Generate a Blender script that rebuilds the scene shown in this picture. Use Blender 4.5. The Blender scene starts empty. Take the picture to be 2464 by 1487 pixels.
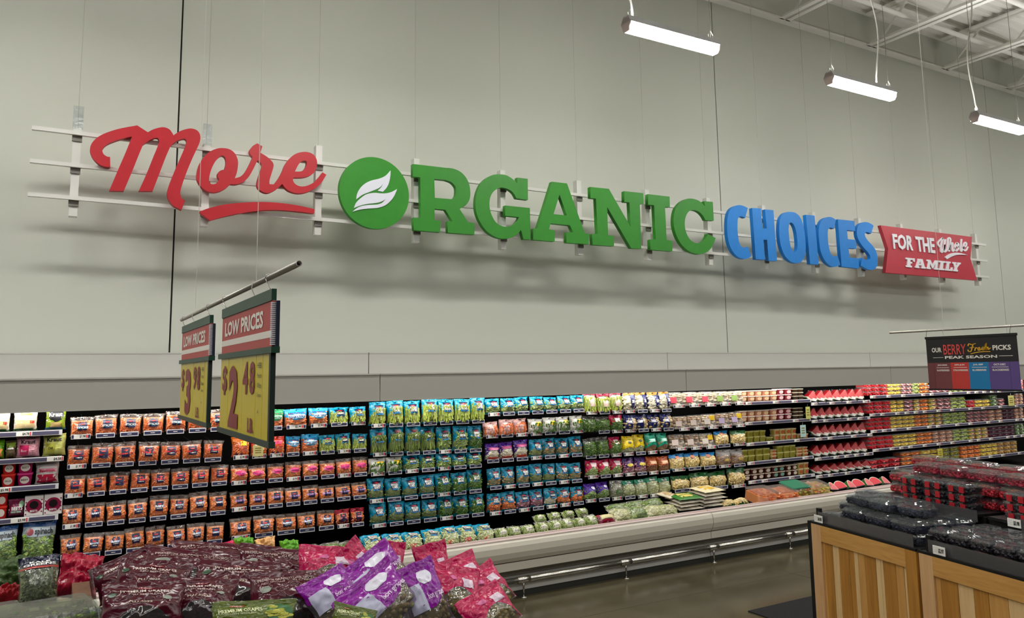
import bpy, math, random
from mathutils import Vector, Matrix, noise
rnd = random.Random(7)
D, PI = bpy.data, math.pi
sc = bpy.context.scene
COL = sc.collection

# ------------------------------------------------------------------ camera (solved from the vanishing points)
FPX, YAW, PITCH, ROLL, CX, CY, EYE = 1864.77, .526330, .1229133, -.01475675, 1232., 665.14, 1.9
def _axes():
    cy, sy, cp, sp = math.cos(YAW), math.sin(YAW), math.cos(PITCH), math.sin(PITCH)
    f = Vector((sy*cp, cy*cp, sp)); r0 = Vector((cy, -sy, 0)); u0 = r0.cross(f)
    cr, sr = math.cos(ROLL), math.sin(ROLL)
    return cr*r0 + sr*u0, -sr*r0 + cr*u0, f
CR, CU, CF = _axes()
EYEP = Vector((0, 0, EYE))
cam = D.objects.new('camera', D.cameras.new('camera')); COL.objects.link(cam)
cam.data.sensor_width = 36; cam.data.lens = FPX*36/2464
cam.data.shift_y = -(743.5 - CY)/2464
cam.data.clip_start = .05; cam.data.clip_end = 200
cam.matrix_world = Matrix(((CR.x, CU.x, -CF.x, 0), (CR.y, CU.y, -CF.y, 0), (CR.z, CU.z, -CF.z, EYE), (0, 0, 0, 1)))
sc.camera = cam
# measuring helpers: where the sight line of a photograph point meets a plane of the store
def ray(x, y): return CR*((x-CX)/FPX) - CU*((y-CY)/FPX) + CF
def at_y(x, y, Y): d = ray(x, y); return EYEP + d*(Y/d.y)
def at_z(x, y, Z): d = ray(x, y); return EYEP + d*((Z-EYE)/d.z)
def at_x(x, y, X): d = ray(x, y); return EYEP + d*(X/d.x)

# ------------------------------------------------------------------ world, lamps, exposure
sc.view_settings.view_transform = 'Standard'; sc.view_settings.look = 'None'
sc.view_settings.gamma = 1; sc.view_settings.use_curve_mapping = False
sc.view_settings.exposure = 0.0
w = D.worlds.new('store'); sc.world = w; w.use_nodes = True
w.node_tree.nodes['Background'].inputs[0].default_value = (.9, .92, .95, 1)
w.node_tree.nodes['Background'].inputs[1].default_value = .04
def lamp(name, loc, sx, sy, power, rot=(0, 0, 0), color=(1, .985, .95)):
    l = D.lights.new(name, 'AREA'); l.shape = 'RECTANGLE'; l.size = sx; l.size_y = sy; l.energy = power; l.color = color
    o = D.objects.new(name, l); COL.objects.link(o); o.location = loc; o.rotation_euler = rot
    return o
LAMP_Z = 4.93
for Y, p in ((2.0, 260), (-1.0, 300), (-4.0, 280)):          # rows of strip lights over the aisles behind the camera
    lamp('strip_light_row', (5, Y, LAMP_Z), 26, .12, p)
up_ = lamp('added_ceiling_uplight', (8, 5, LAMP_Z+.03), 22, .05, 130, (PI, 0, 0)); up_.data.spread = math.radians(95)  # added fill lamp aimed up to brighten the ceiling, not part of the fixtures
for X in (-3.8, -1.15, 1.47):                                 # the row along the wall goes on above the frame
    lamp('strip_light_lamp', (X+.55, 5, LAMP_Z-.02), 1.06, .1, 84)
CASE_X = (-1.1, 2.314, 5.702, 9.163, 12.62, 16.1)
for a, b in zip(CASE_X, CASE_X[1:]):                          # lights behind the canopy of each case
    lamp('canopy_light', ((a+b)/2, 6.28, 1.82), b-a-.1, .06, 16, (math.radians(14), 0, 0), (1, .96, .9))

# ------------------------------------------------------------------ materials
MATS = {}
def C(r, g=None, b=None):
    if g is None:
        h = r.lstrip('#'); v = [int(h[i:i+2], 16)/255 for i in (0, 2, 4)]
        return tuple((c/12.92 if c <= .04045 else ((c+.055)/1.055)**2.4) for c in v) + (1,)
    return (r, g, b, 1)
def nmat(name):
    m = D.materials.new(name); m.use_nodes = True; nt = m.node_tree
    return m, nt, nt.nodes['Principled BSDF']
def mat(hexc, rough=.5, metal=0., name=None, noisy=0., scale=30., bump=0., bscale=None, spec=None, coat=0.):
    key = (hexc, rough, metal, noisy, scale, bump, bscale, spec, coat)
    if key in MATS: return MATS[key]
    m, nt, p = nmat(name or 'paint_'+hexc.strip('#')); c = C(hexc)
    p.inputs['Base Color'].default_value = c; p.inputs['Roughness'].default_value = rough; p.inputs['Metallic'].default_value = metal
    if spec is not None: p.inputs['Specular IOR Level'].default_value = spec
    if coat: p.inputs['Coat Weight'].default_value = coat
    if noisy or bump:
        tc = nt.nodes.new('ShaderNodeTexCoord')
    if noisy:
        n = nt.nodes.new('ShaderNodeTexNoise'); n.inputs['Scale'].default_value = scale; n.inputs['Detail'].default_value = 4
        nt.links.new(tc.outputs['Object'], n.inputs['Vector'])
        r = nt.nodes.new('ShaderNodeMapRange'); r.inputs[3].default_value = 1-noisy; r.inputs[4].default_value = 1+noisy
        nt.links.new(n.outputs[0], r.inputs[0])
        x = nt.nodes.new('ShaderNodeVectorMath'); x.operation = 'SCALE'; x.inputs[0].default_value = c[:3]
        nt.links.new(r.outputs[0], x.inputs['Scale']); nt.links.new(x.outputs[0], p.inputs['Base Color'])
    if bump:
        n = nt.nodes.new('ShaderNodeTexNoise'); n.inputs['Scale'].default_value = bscale or scale; n.inputs['Detail'].default_value = 3
        nt.links.new(tc.outputs['Object'], n.inputs['Vector'])
        b = nt.nodes.new('ShaderNodeBump'); b.inputs['Strength'].default_value = bump; b.inputs['Distance'].default_value = .01
        nt.links.new(n.outputs[0], b.inputs['Height']); nt.links.new(b.outputs[0], p.inputs['Normal'])
    MATS[key] = m; return m
def pieces_mat(name, cols, rough=.45, bump=.25):
    """each loose piece of the mesh takes one of the colours"""
    k = ('pcs', name)
    if k in MATS: return MATS[k]
    m, nt, p = nmat(name); p.inputs['Roughness'].default_value = rough
    g = nt.nodes.new('ShaderNodeNewGeometry'); r = nt.nodes.new('ShaderNodeValToRGB')
    el = r.color_ramp.elements
    while len(el) < len(cols): el.new(.5)
    for i, c in enumerate(cols): el[i].position = i/max(1, len(cols)-1); el[i].color = C(c)
    nt.links.new(g.outputs['Random Per Island'], r.inputs[0])
    tc = nt.nodes.new('ShaderNodeTexCoord'); n = nt.nodes.new('ShaderNodeTexNoise'); n.inputs['Scale'].default_value = 160; n.inputs['Detail'].default_value = 2
    nt.links.new(tc.outputs['Object'], n.inputs['Vector'])
    mr = nt.nodes.new('ShaderNodeMapRange'); mr.inputs[3].default_value = .72; mr.inputs[4].default_value = 1.25
    nt.links.new(n.outputs[0], mr.inputs[0])
    x = nt.nodes.new('ShaderNodeVectorMath'); x.operation = 'SCALE'
    nt.links.new(r.outputs[0], x.inputs[0]); nt.links.new(mr.outputs[0], x.inputs['Scale']); nt.links.new(x.outputs[0], p.inputs['Base Color'])
    MATS[k] = m; return m
def film_mat(name, top=None, tv=.7, flare=.12, bot=None, bv=.1, tint='#ffffff', haze=.05, gloss=.14, rough=.16, bump=.5, bscale=40., left=None):
    """clear wrapper; a printed head (UV v > tv, dipping in the middle), a printed foot (v < bv), or a printed side (u > left[1])"""
    k = ('film', name)
    if k in MATS: return MATS[k]
    m, nt, p = nmat(name); N, L = nt.nodes.new, nt.links.new
    out = nt.nodes['Material Output']
    tc = N('ShaderNodeTexCoord'); nz = N('ShaderNodeTexNoise'); nz.inputs['Scale'].default_value = bscale; nz.inputs['Detail'].default_value = 2
    nz.inputs['Distortion'].default_value = 1.2
    L(tc.outputs['Object'], nz.inputs['Vector'])
    b = N('ShaderNodeBump'); b.inputs['Strength'].default_value = bump; b.inputs['Distance'].default_value = .012; L(nz.outputs[0], b.inputs['Height'])
    tr = N('ShaderNodeBsdfTransparent'); tr.inputs[0].default_value = C(tint)
    gl = N('ShaderNodeBsdfGlossy'); gl.inputs['Roughness'].default_value = rough; L(b.outputs[0], gl.inputs['Normal'])
    df = N('ShaderNodeBsdfDiffuse'); df.inputs[0].default_value = (.8, .8, .8, 1)
    m1 = N('ShaderNodeMixShader'); m1.inputs[0].default_value = haze; L(tr.outputs[0], m1.inputs[1]); L(df.outputs[0], m1.inputs[2])
    m2 = N('ShaderNodeMixShader'); m2.inputs[0].default_value = gloss; L(m1.outputs[0], m2.inputs[1]); L(gl.outputs[0], m2.inputs[2])
    cur = m2.outputs[0]
    uv = N('ShaderNodeUVMap'); s = N('ShaderNodeSeparateXYZ'); L(uv.outputs[0], s.inputs[0])
    def math_(op, a, bb):
        q = N('ShaderNodeMath'); q.operation = op
        for i, v in enumerate((a, bb)):
            if isinstance(v, (int, float)): q.inputs[i].default_value = v
            else: L(v, q.inputs[i])
        return q.outputs[0]
    def printed(colr, mask):
        nonlocal cur
        q = N('ShaderNodeBsdfPrincipled'); q.inputs['Base Color'].default_value = C(colr); q.inputs['Roughness'].default_value = .2
        L(b.outputs[0], q.inputs['Normal'])
        mm = N('ShaderNodeMixShader'); L(mask, mm.inputs[0]); L(cur, mm.inputs[1]); L(q.outputs[0], mm.inputs[2]); cur = mm.outputs[0]
    if top:
        du = math_('ABSOLUTE', math_('SUBTRACT', s.outputs[0], .5), 0)
        vv = math_('ADD', s.outputs[1], math_('MULTIPLY', math_('MULTIPLY', du, du), flare*4))
        printed(top, math_('GREATER_THAN', vv, tv))
    if bot: printed(bot, math_('LESS_THAN', s.outputs[1], bv))
    if left: printed(left[0], math_('LESS_THAN', s.outputs[0], left[1]))
    L(cur, out.inputs['Surface']); MATS[k] = m; return m
def clear_mat(name='clear_plastic', tint='#f4f8fa', gloss=.16, rough=.1, haze=.03): return film_mat(name, tint=tint, gloss=gloss, rough=rough, haze=haze, bump=.15, bscale=25.)
WHITE = mat('#e9e7e2', .45, name='white_enamel'); BLACK = mat('#050506', .5, name='black_plastic')
CHROME = mat('#c9c6bf', .22, 1., name='brushed_steel'); PAPER = mat('#f2efe8', .6, name='paper_tag'); NAVY = mat('#23264a', .4, name='navy_print')

# ------------------------------------------------------------------ mesh helpers
class MB:
    def __init__(s): s.v, s.f, s.m, s.mi = [], [], [], 0
    def add(s, v, f, mi=None):
        o = len(s.v); s.v += [tuple(p) for p in v]; s.f += [tuple(i+o for i in q) for q in f]; s.m += [s.mi if mi is None else mi]*len(f)
    def box(s, x0, x1, y0, y1, z0, z1, mi=None, M=None):
        v = [(x, y, z) for z in (z0, z1) for y in (y0, y1) for x in (x0, x1)]
        if M: v = [M @ Vector(p) for p in v]
        s.add(v, [(0, 2, 3, 1), (4, 5, 7, 6), (0, 1, 5, 4), (2, 6, 7, 3), (0, 4, 6, 2), (1, 3, 7, 5)], mi)
    def loops(s, rings, cap=True, mi=None, close=True):
        n = len(rings[0]); v = [p for r in rings for p in r]; f = []
        for i in range(len(rings)-1):
            for j in range(n if close else n-1):
                k = (j+1) % n; f.append((i*n+j, i*n+k, (i+1)*n+k, (i+1)*n+j))
        if cap: f += [tuple(reversed(range(n))), tuple(range((len(rings)-1)*n, len(rings)*n))]
        s.add(v, f, mi)
    def tube(s, pts, r, n=6, mi=None, cap=True):
        pts = [Vector(p) for p in pts]; rings = []
        for i, p in enumerate(pts):
            t = (pts[min(i+1, len(pts)-1)] - pts[max(i-1, 0)]).normalized()
            a = t.cross(Vector((0, 0, 1)) if abs(t.z) < .9 else Vector((1, 0, 0))).normalized(); b = t.cross(a)
            rr = r[i] if isinstance(r, (list, tuple)) else r
            rings.append([p + (a*math.cos(2*PI*k/n) + b*math.sin(2*PI*k/n))*rr for k in range(n)])
        s.loops(rings, cap, mi)
    def prof_x(s, prof, x0, x1, mi=None):         # a (y,z) outline swept along x
        s.loops([[(x, y, z) for y, z in prof] for x in (x0, x1)], True, mi)
    def mesh(s, name, mats, smooth=False):
        me = D.meshes.new(name); me.from_pydata(s.v, [], s.f)
        for m in (mats if isinstance(mats, (list, tuple)) else [mats]): me.materials.append(m)
        if any(s.m): me.polygons.foreach_set('material_index', s.m)
        if smooth: me.polygons.foreach_set('use_smooth', [True]*len(me.polygons))
        me.update(); return me
def link(name, me, parent=None, loc=None, rot=None, scale=None):
    o = D.objects.new(name, me); COL.objects.link(o)
    if parent: o.parent = parent
    if loc is not None: o.location = loc
    if rot is not None: o.rotation_euler = rot
    if scale is not None: o.scale = scale
    return o
LABELS = {}
def tag(o, label, cat, group=None):
    if label in LABELS: print('DUP LABEL', label)
    LABELS[label] = 1
    if not 4 <= len(label.replace('-', ' ').split()) <= 16: print('LONG', len(label.split()), label)
    o['label'] = label; o['category'] = cat
    if group: o['group'] = group
    return o
def struct(o): o['kind'] = 'structure'; return o
ORD = 'first second third fourth fifth sixth seventh eighth ninth tenth eleventh twelfth thirteenth fourteenth fifteenth sixteenth seventeenth eighteenth nineteenth twentieth'.split()
ORD += ['twenty-'+o for o in ORD[:9]] + ['thirtieth'] + ['thirty-'+o for o in ORD[:9]]
def art(label_text): return label_text

# text: (verts, faces) of flat lettering scaled into the unit square
_TX = {}
def text_geo(body, bold=.0, space=1.0):
    k = (body, bold, space)
    if k in _TX: return _TX[k]
    cu = D.curves.new('t', 'FONT'); cu.body = body; cu.resolution_u = 2; cu.offset = bold; cu.align_x = 'CENTER'; cu.space_character = space; cu.space_line = .85
    o = D.objects.new('t', cu); me = D.meshes.new_from_object(o)
    v = [p.co.copy() for p in me.vertices]; f = [tuple(p.vertices) for p in me.polygons]
    x0, x1 = min(p.x for p in v), max(p.x for p in v); y0, y1 = min(p.y for p in v), max(p.y for p in v)
    r = ([((p.x-x0)/(x1-x0), (p.y-y0)/(y1-y0)) for p in v], f)
    D.objects.remove(o); D.curves.remove(cu); D.meshes.remove(me)
    _TX[k] = r; return r
def put_text(mb, body, fn, bold=.02, mi=None, space=1.0):
    """lettering mapped by fn(u,v)->point"""
    v, f = text_geo(body, bold, space); mb.add([fn(*p) for p in v], f, mi)
def quad_fn(tl, tr, br, bl):
    tl, tr, br, bl = map(Vector, (tl, tr, br, bl))
    return lambda u, v: (bl*(1-u)+br*u)*(1-v) + (tl*(1-u)+tr*u)*v
def poly_pts(txt, smooth):
    """'x,y x,y*': with smooth, * marks corners; without, ~ marks smooth points. Returns a sampled outline."""
    P = []
    for t in txt.split():
        c = (not smooth) if t[-1] not in '*~' else t[-1] == '*'
        x, y = t.rstrip('*~').split(','); P.append((Vector((float(x), float(y))), c))
    n = len(P); out = []
    for i in range(n):
        (p, c), (q, d) = P[i], P[(i+1) % n]
        if c and d: out.append(p); continue
        L = (q-p).length
        def tan(j, cc, a, b):
            if cc: return (q-p)*.9
            t = P[(j+1) % n][0] - P[(j-1) % n][0]
            return t.normalized()*L if t.length > 1e-6 else (q-p)
        t0, t1 = tan(i, c, p, q), tan((i+1) % n, d, p, q)
        for k in range(5):
            s = k/5; s2, s3 = s*s, s*s*s
            out.append(p*(2*s3-3*s2+1) + t0*(s3-2*s2+s) + q*(3*s2-2*s3) + t1*(s3-s2))
    return out
def board(name, outlines, y0, y1, mats, bevel=0.):
    """flat board between planes y0 (front) and y1 from (x,z) outlines (the later ones may be holes)"""
    cu = D.curves.new(name, 'CURVE'); cu.dimensions = '2D'; cu.fill_mode = 'BOTH'; cu.extrude = (y1-y0)/2; cu.bevel_depth = bevel; cu.bevel_resolution = 0
    for o in outlines:
        s = cu.splines.new('POLY'); s.points.add(len(o)-1); s.use_cyclic_u = True
        for p, q in zip(s.points, o): p.co = (q[0], q[1], 0, 1)
    ob = D.objects.new(name, cu); me = D.meshes.new_from_object(ob); D.objects.remove(ob); D.curves.remove(cu)
    me.name = name; me.transform(Matrix(((1, 0, 0, 0), (0, 0, -1, (y0+y1)/2), (0, 1, 0, 0), (0, 0, 0, 1))))
    me.materials.clear(); me.materials.append(mats); return me
def stroke(mb, pts, wd, fn, depth, mi=None, n=6):
    """a brush stroke along a smoothed path: fn maps path points to the surface, depth is the thickness vector"""
    P = [Vector(p) for p in pts]; S = []
    for i in range(len(P)-1):
        a, b, c, d = P[max(i-1, 0)], P[i], P[i+1], P[min(i+2, len(P)-1)]
        for k in range(n):
            t = k/n; S.append(.5*((2*b) + (c-a)*t + (2*a-5*b+4*c-d)*t*t + (3*b-a-3*c+d)*t**3))
    S.append(P[-1]); rings = []
    for i, p in enumerate(S):
        t = S[min(i+1, len(S)-1)] - S[max(i-1, 0)]; t.normalize(); nn = Vector((-t.y, t.x))*wd/2
        a, b = Vector(fn(*(p+nn))), Vector(fn(*(p-nn))); rings.append([a, b, b+depth, a+depth])
    mb.loops(rings, True, mi)

# ------------------------------------------------------------------ the setting
WALLM = mat('#c8cabf', .7, name='wall_paint', noisy=.03, scale=.6)
DARK = mat('#15140f', .8, name='joint_shadow_gap')
m = MB(); m.box(-12, 27, 7.115, 7.3, 0, 7.4)
wall = struct(link('wall_back', m.mesh('wall_back', DARK)))
xs = [.786+6.459*k for k in range(-2, 5)]
for a, b in zip(xs, xs[1:]):
    m = MB(); m.box(a+.007, b-.007, 7.1, 7.16, 0, 7.4); struct(link('panel', m.mesh('panel', WALLM), wall))
def floor_mat():
    m_, nt, p = nmat('polished_concrete'); N, L = nt.nodes.new, nt.links.new
    tc = N('ShaderNodeTexCoord')
    a = N('ShaderNodeTexNoise'); a.inputs['Scale'].default_value = .9; a.inputs['Detail'].default_value = 6; a.inputs['Roughness'].default_value = .65; a.inputs['Distortion'].default_value = .8
    L(tc.outputs['Object'], a.inputs['Vector'])
    r = N('ShaderNodeValToRGB'); e = r.color_ramp.elements
    e[0].position = .35; e[0].color = C('#3f3925'); e[1].position = .68; e[1].color = C('#605842')
    L(a.outputs[0], r.inputs[0]); L(r.outputs[0], p.inputs['Base Color'])
    q = N('ShaderNodeMapRange'); q.inputs[3].default_value = .1; q.inputs[4].default_value = .24; L(a.outputs[0], q.inputs[0]); L(q.outputs[0], p.inputs['Roughness'])
    return m_
m = MB(); m.box(-12, 27, -12, 7.2, -.1, 0); floor = struct(link('floor', m.mesh('floor', floor_mat())))
JOINT = mat('#4a463b', .6, name='saw_cut')
for k, Y in enumerate((5.2, 1.6)):
    m = MB(); m.box(-12, 27, Y, Y+.006, 0, .0006); struct(link('saw_joint', m.mesh('saw_joint', JOINT), floor))
for k in range(-1, 4):
    m = MB(); m.box(2.6+3.4*k, 2.606+3.4*k, -12, 7, 0, .0006); struct(link('saw_joint', m.mesh('saw_joint', JOINT), floor))
# roof deck with ribs along the wall, joists square to it
STEEL = mat('#efede7', .55, name='white_steel_paint')
prof, y = [], -6.
while y < 7.1:
    prof += [(y, 7.3), (y+.07, 7.3), (y+.085, 7.345), (y+.135, 7.345)]; y += .15
m = MB(); n = len(prof); m.add([(x, p[0], p[1]) for x in (-12, 27) for p in prof], [(i, i+1, n+i+1, n+i) for i in range(n-1)])
m.box(-12, 27, -12, 7.4, 7.5, 7.55)
struct(link('ceiling', m.mesh('ceiling', STEEL)))
m = MB(); m.prof_x([(7.1, 6.74), (6.98, 6.74), (6.98, 6.755), (7.085, 6.755), (7.085, 6.84), (7.1, 6.84)], -12, 27); struct(link('trim_1', m.mesh('trim_1', STEEL)))
for k in range(-2, 8):
    X = 8.54 + 1.915*k
    m = MB(); m.box(X-.11, X-.015, 0, 6.97, 7.22, 7.24); m.box(X-.022, X-.015, 0, 6.97, 7.2, 7.28); m.box(X+.015, X+.11, 0, 6.97, 7.22, 7.24)
    j = struct(link('ceiling_joist', m.mesh('ceiling_joist', STEEL)))
    for s in (-1, 1):
        m = MB(); m.box(X+s*.06-.045, X+s*.06+.045, 0, 7.0, 6.74, 6.752); m.box(X+s*.018-.004, X+s*.018+.004, 0, 7.0, 6.74, 6.82)
        struct(link('bottom_chord', m.mesh('bottom_chord', STEEL), j))
    for q in range(7):
        a = 6.85-q*.95
        for t in (0, 1):
            m = MB(); m.tube([(X, a-.475*t, 6.78 if t == 0 else 7.22), (X, a-.475*(t+1), 7.22 if t == 0 else 6.78)], .018, 5); struct(link('web', m.mesh('web', STEEL), j))
for Y, z, r in ((6.35, 6.93, .035), (5.3, 6.9, .045), (4.3, 6.93, .03)):
    m = MB(); m.tube([(-12, Y, z), (27, Y, z)], r, 8); tag(link('ceiling_pipe', m.mesh('ceiling_pipe', STEEL, True)), {6.35: 'white pipe under the roof deck, first out from the wall', 5.3: 'white pipe under the roof deck, second out from the wall', 4.3: 'white pipe under the roof deck, third out from the wall'}[Y], 'pipe')
RED = mat('#6a1a17', .5, name='red_pipe_paint')
m = MB(); m.tube([(9.5, 3.3, 6.96), (27, 3.3, 6.96)], .04, 8); tag(link('sprinkler_pipe', m.mesh('sprinkler_pipe', RED, True)), 'dark red sprinkler pipe running under the white roof joists', 'pipe')

# ------------------------------------------------------------------ strip lights
def emit(name, col, s):
    m_, nt, p = nmat(name); p.inputs['Emission Color'].default_value = C(col); p.inputs['Emission Strength'].default_value = s; p.inputs['Base Color'].default_value = C(col); return m_
LENS = emit('light_lens', '#fffdf6', 62)
m = MB(); m.prof_x([(-.032, .012), (.032, .012), (.066, -.05), (.066, -.056), (-.066, -.056), (-.066, -.05)], 0, 1.06); hous_me = m.mesh('housing', mat('#e4e6ea', .5, name='grey_white_enamel'))
m = MB(); m.prof_x([(-.06, -.056), (.06, -.056), (.052, -.1), (.032, -.128), (-.032, -.128), (-.052, -.1)], .012, 1.048); lens_me = m.mesh('lens', LENS)
m = MB(); m.prof_x([(-.04, -.0), (.04, -.0), (.062, -.06), (.034, -.13), (-.034, -.13), (-.062, -.06)], 0, .012)
cap_me = m.mesh('end_cap', mat('#d9c4c0', .5, name='end_cap'))
WIRE = mat('#8f8d86', .4, .6, name='hanging_wire'); CORD = mat('#cfccc2', .5, name='white_cord')
LX = [4.076+2.646*k for k in (-2, -1, 0, 1, 2, 3, 4)]
names = ['above the red script sign', 'above the green leaf disc', 'beside the roof edge, above the letter C', 'between the roof and the blue letters', 'above the red banner', 'beyond the red banner', 'farther beyond the red banner']
for k, X in enumerate(LX):
    t = link('strip_light', hous_me, None, (X, 5.0, LAMP_Z)); tag(t, 'white strip light fixture hanging '+names[k], 'light', 'strip lights along the wall')
    link('lens', lens_me, t); link('end_cap', cap_me, t); link('end_cap', cap_me, t, (1.048, 0, 0))
    for x in (.06, 1.0):
        mm = MB(); mm.tube([(x, 0, 0), (x, 0, 2.3)], .003, 4); mm.tube([(x-.02, 0, .0), (x-.03, 0, .05), (x, 0, .09), (x+.03, 0, .05), (x+.02, 0, 0)], .004, 4)
        link('hanger_wire', mm.mesh('hanger_wire', WIRE), t)
    x0 = .1 if k % 2 == 0 else .82
    mm = MB(); P = []
    for q in range(21):
        s = q/20; P.append((x0 + .16*math.sin(s*7)*(1-s)*(1 if k % 2 else -1)*s*3.2, .02, .0 + 2.3*s))
    mm.tube(P, .009, 6); link('cord', mm.mesh('cord', CORD, True), t)

# ------------------------------------------------------------------ the suspended wall sign
SY = 6.55
sign = link('department_sign', None, None, (0, 0, 0)); tag(sign, 'long suspended lettered sign on white rails above the produce cases', 'sign')
FRAME = mat('#d8d7d1', .5, name='white_frame_tube')
for k in range(14):
    X = .025 + .9355*k; top = 3.81 if k < 2 else 3.925; Y0 = SY+.09
    m = MB(); m.box(X-.028, X+.028, Y0, Y0+.07, 3.12, top); link('post', m.mesh('post', FRAME), sign)
    m = MB(); m.tube([(X, Y0+.035, top-.02), (X, Y0+.035, 7.2)], .0028, 4); link('suspension_wire', m.mesh('suspension_wire', mat('#b9b7ae', .5, name='thin_wire')), sign)
    for z in (3.24, 3.493, 3.745):
        m = MB(); m.box(X-.034, X+.034, Y0-.012, Y0+.005, z-.045, z+.02); link('clamp', m.mesh('clamp', mat('#77746c', .5, name='grey_clamp')), sign)
for z in (3.24, 3.493, 3.745):
    m = MB(); m.box(-.27, 12.38, SY+.05, SY+.08, z-.002, z+.028); link('rail', m.mesh('rail', FRAME), sign)
for X in (.025, .96):
    m = MB(); m.box(X-.035, X+.035, SY+.085, SY+.09, 3.8, 3.98); link('clear_plate', m.mesh('clear_plate', clear_mat()), sign)
def signpts(ox, oy, s):
    def f(p):
        q = at_y(ox + p[0]/s, oy + p[1]/s, SY); return (q.x, q.z)
    return f
def letter(name, lab, ox, oy, s, smooth, outs, hexc, y0=SY, y1=SY+.05, fac=None):
    f = signpts(ox, oy, s)
    me = board(name, [[f(p) for p in poly_pts(o, smooth)] for o in outs], y0, y1, mat(hexc, .45, noisy=.1, scale=14, name='letter_paint'))
    o = link(name, me, sign); o['label'] = lab; return o
REDL, GRN, BLU = '#bc0d20', '#2b8a1b', '#007fd8'
letter('letter', 'red script capital M', 200, 290, 6.76, True, ["438,592* 443,752* 370,752 270,715 185,640 135,560 112,470 130,390 180,320 260,255 400,190 600,130 880,78* 1053,190* 1150,140 1300,108 1400,140 1455,210 1470,240* 1560,180 1680,138 1770,130 1860,165 1905,240 1900,340 1860,440 1780,610 1680,850 1600,1080 1580,1180 1595,1255* 1658,1305* 1600,1455* 1480,1390 1400,1300 1370,1200 1390,1080 1470,870 1590,590 1670,400 1685,330 1655,297 1590,305 1500,345 1425,410* 1350,580 1250,840 1133,1145* 905,1145* 1030,870 1150,570 1230,370 1235,310 1200,280 1120,300 975,390* 900,570 800,820 660,1145* 425,1140* 560,820 690,520 795,260* 650,290 480,345 370,400 315,470 330,540 390,585"], REDL)
letter('letter', 'red script letters o, r and e', 460, 330, 7.082, True, ["2240,600* 2305,640* 2200,800 2080,890 1950,945 1820,958 1680,920 1600,860 1553,795* 1500,850 1420,910 1300,952 1200,920 1135,850 1130,760 1170,610 1210,490 1190,440 1130,395* 1060,540 970,690 870,770 770,805 670,800* 590,870 480,925 380,940 270,915 180,850 110,740 95,640 130,480 200,360 300,260 420,200 530,185 650,205 740,270 790,370 800,450 780,600 745,700* 840,670 920,590 990,470 1050,340* 1005,280 1000,220 1050,150 1125,105* 1213,155* 1180,265* 1300,340 1390,430 1405,490 1370,620 1335,740 1335,800* 1410,805* 1490,700 1560,570 1600,470 1680,360 1790,280 1930,250 2050,275 2120,340 2148,440 2120,560 2050,640 1920,685 1740,688* 1740,750 1790,810 1880,840 1980,825 2090,770 2180,680",
  "480,720* 450,660 455,610 500,570 570,550* 595,450 590,370 560,325 520,315 450,365 390,450 340,560 310,680 310,760 350,800 420,790", "1770,585* 1810,500 1860,430 1920,400 1965,410 1970,460 1940,530 1880,580"], REDL)
letter('swoosh', 'red brush stroke under the script word', 460, 330, 7.082, True, ["135,1272* 300,1210 500,1160 700,1130 1000,1108 1250,1105 1500,1120 1800,1160 2100,1225* 2095,1300* 1800,1265 1500,1242 1200,1250 900,1285 600,1345 325,1420*"], REDL)
l_, r_, t_, b_ = at_y(814.5, 455, SY), at_y(985.8, 469, SY), at_y(891, 378.8, SY), at_y(912, 549.3, SY)
cx, cz, R = (l_.x+r_.x)/2, (t_.z+b_.z)/2, (t_.z-b_.z+r_.x-l_.x)/4
me = board('letter', [[(cx+R*math.cos(2*PI*k/72), cz+R*math.sin(2*PI*k/72)) for k in range(72)]], SY, SY+.05, mat(GRN, .45, noisy=.1, scale=14, name='letter_paint'))
disc = link('letter', me, sign); disc['label'] = 'green disc with two white leaves'
f = signpts(800, 370, 7.04)
for o in ("980,285* 975,380 950,500 910,580 850,645* 760,630* 820,570 850,510* 800,570 720,610 620,650 500,700 400,772* 420,670 480,570 560,500 660,455 800,420 900,370", "1090,600* 1040,720 970,810 880,880 760,918 600,930 450,950 335,985* 400,930 480,890 600,870 760,860 840,830 895,770* 830,810 740,835 600,850 480,875 360,920* 400,830 480,750 570,690 700,665 860,675 980,655"):
    link('leaf', board('leaf', [[f(p) for p in poly_pts(o, True)]], SY-.008, SY, mat('#e6e8f4', .5, name='white_letter')), disc)
letter('letter', 'green letter R', 800, 370, 7.04, False, ["1362,172 1362,385 1487,398 1497,1085 1370,1080 1380,1292 1825,1328 1833,1130 1732,1125 1730,930 1915,950 2035,1140 1950,1140 1955,1335 2405,1370 2405,1175 2295,1155 2155,935 2250,880~ 2320,780~ 2335,640~ 2300,470~ 2200,330~ 2060,255~ 1900,235", "1725,425 1920,445 2020,485~ 2085,560~ 2095,640~ 2080,720~ 2030,770 1735,745"], GRN)
letter('letter', 'green letter G', 1130, 410, 7.827, True, ["895,135* 1095,158* 1100,555* 885,528* 830,430 760,370 660,330 560,330 460,390 400,480 375,600 385,740 430,870 500,980 600,1045 720,1060 830,1020 900,950 930,880* 670,852* 670,660* 1135,708* 1150,1300* 1015,1295* 968,1120* 900,1200 790,1265 640,1285 480,1250 330,1150 220,1010 140,830 110,640 130,450 200,270 310,150 440,85 570,72 700,95 820,170 900,250*"], GRN)
letter('letter', 'green letter A', 1130, 410, 7.827, False, ["1550,212 1835,245 2170,1185 2245,1190 2245,1390 1825,1360 1822,1165 1950,1165 1890,1035 1528,998 1495,1110 1605,1135 1603,1338 1200,1305 1198,1095 1275,1090", "1693,455 1835,848 1582,822"], GRN)
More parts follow.
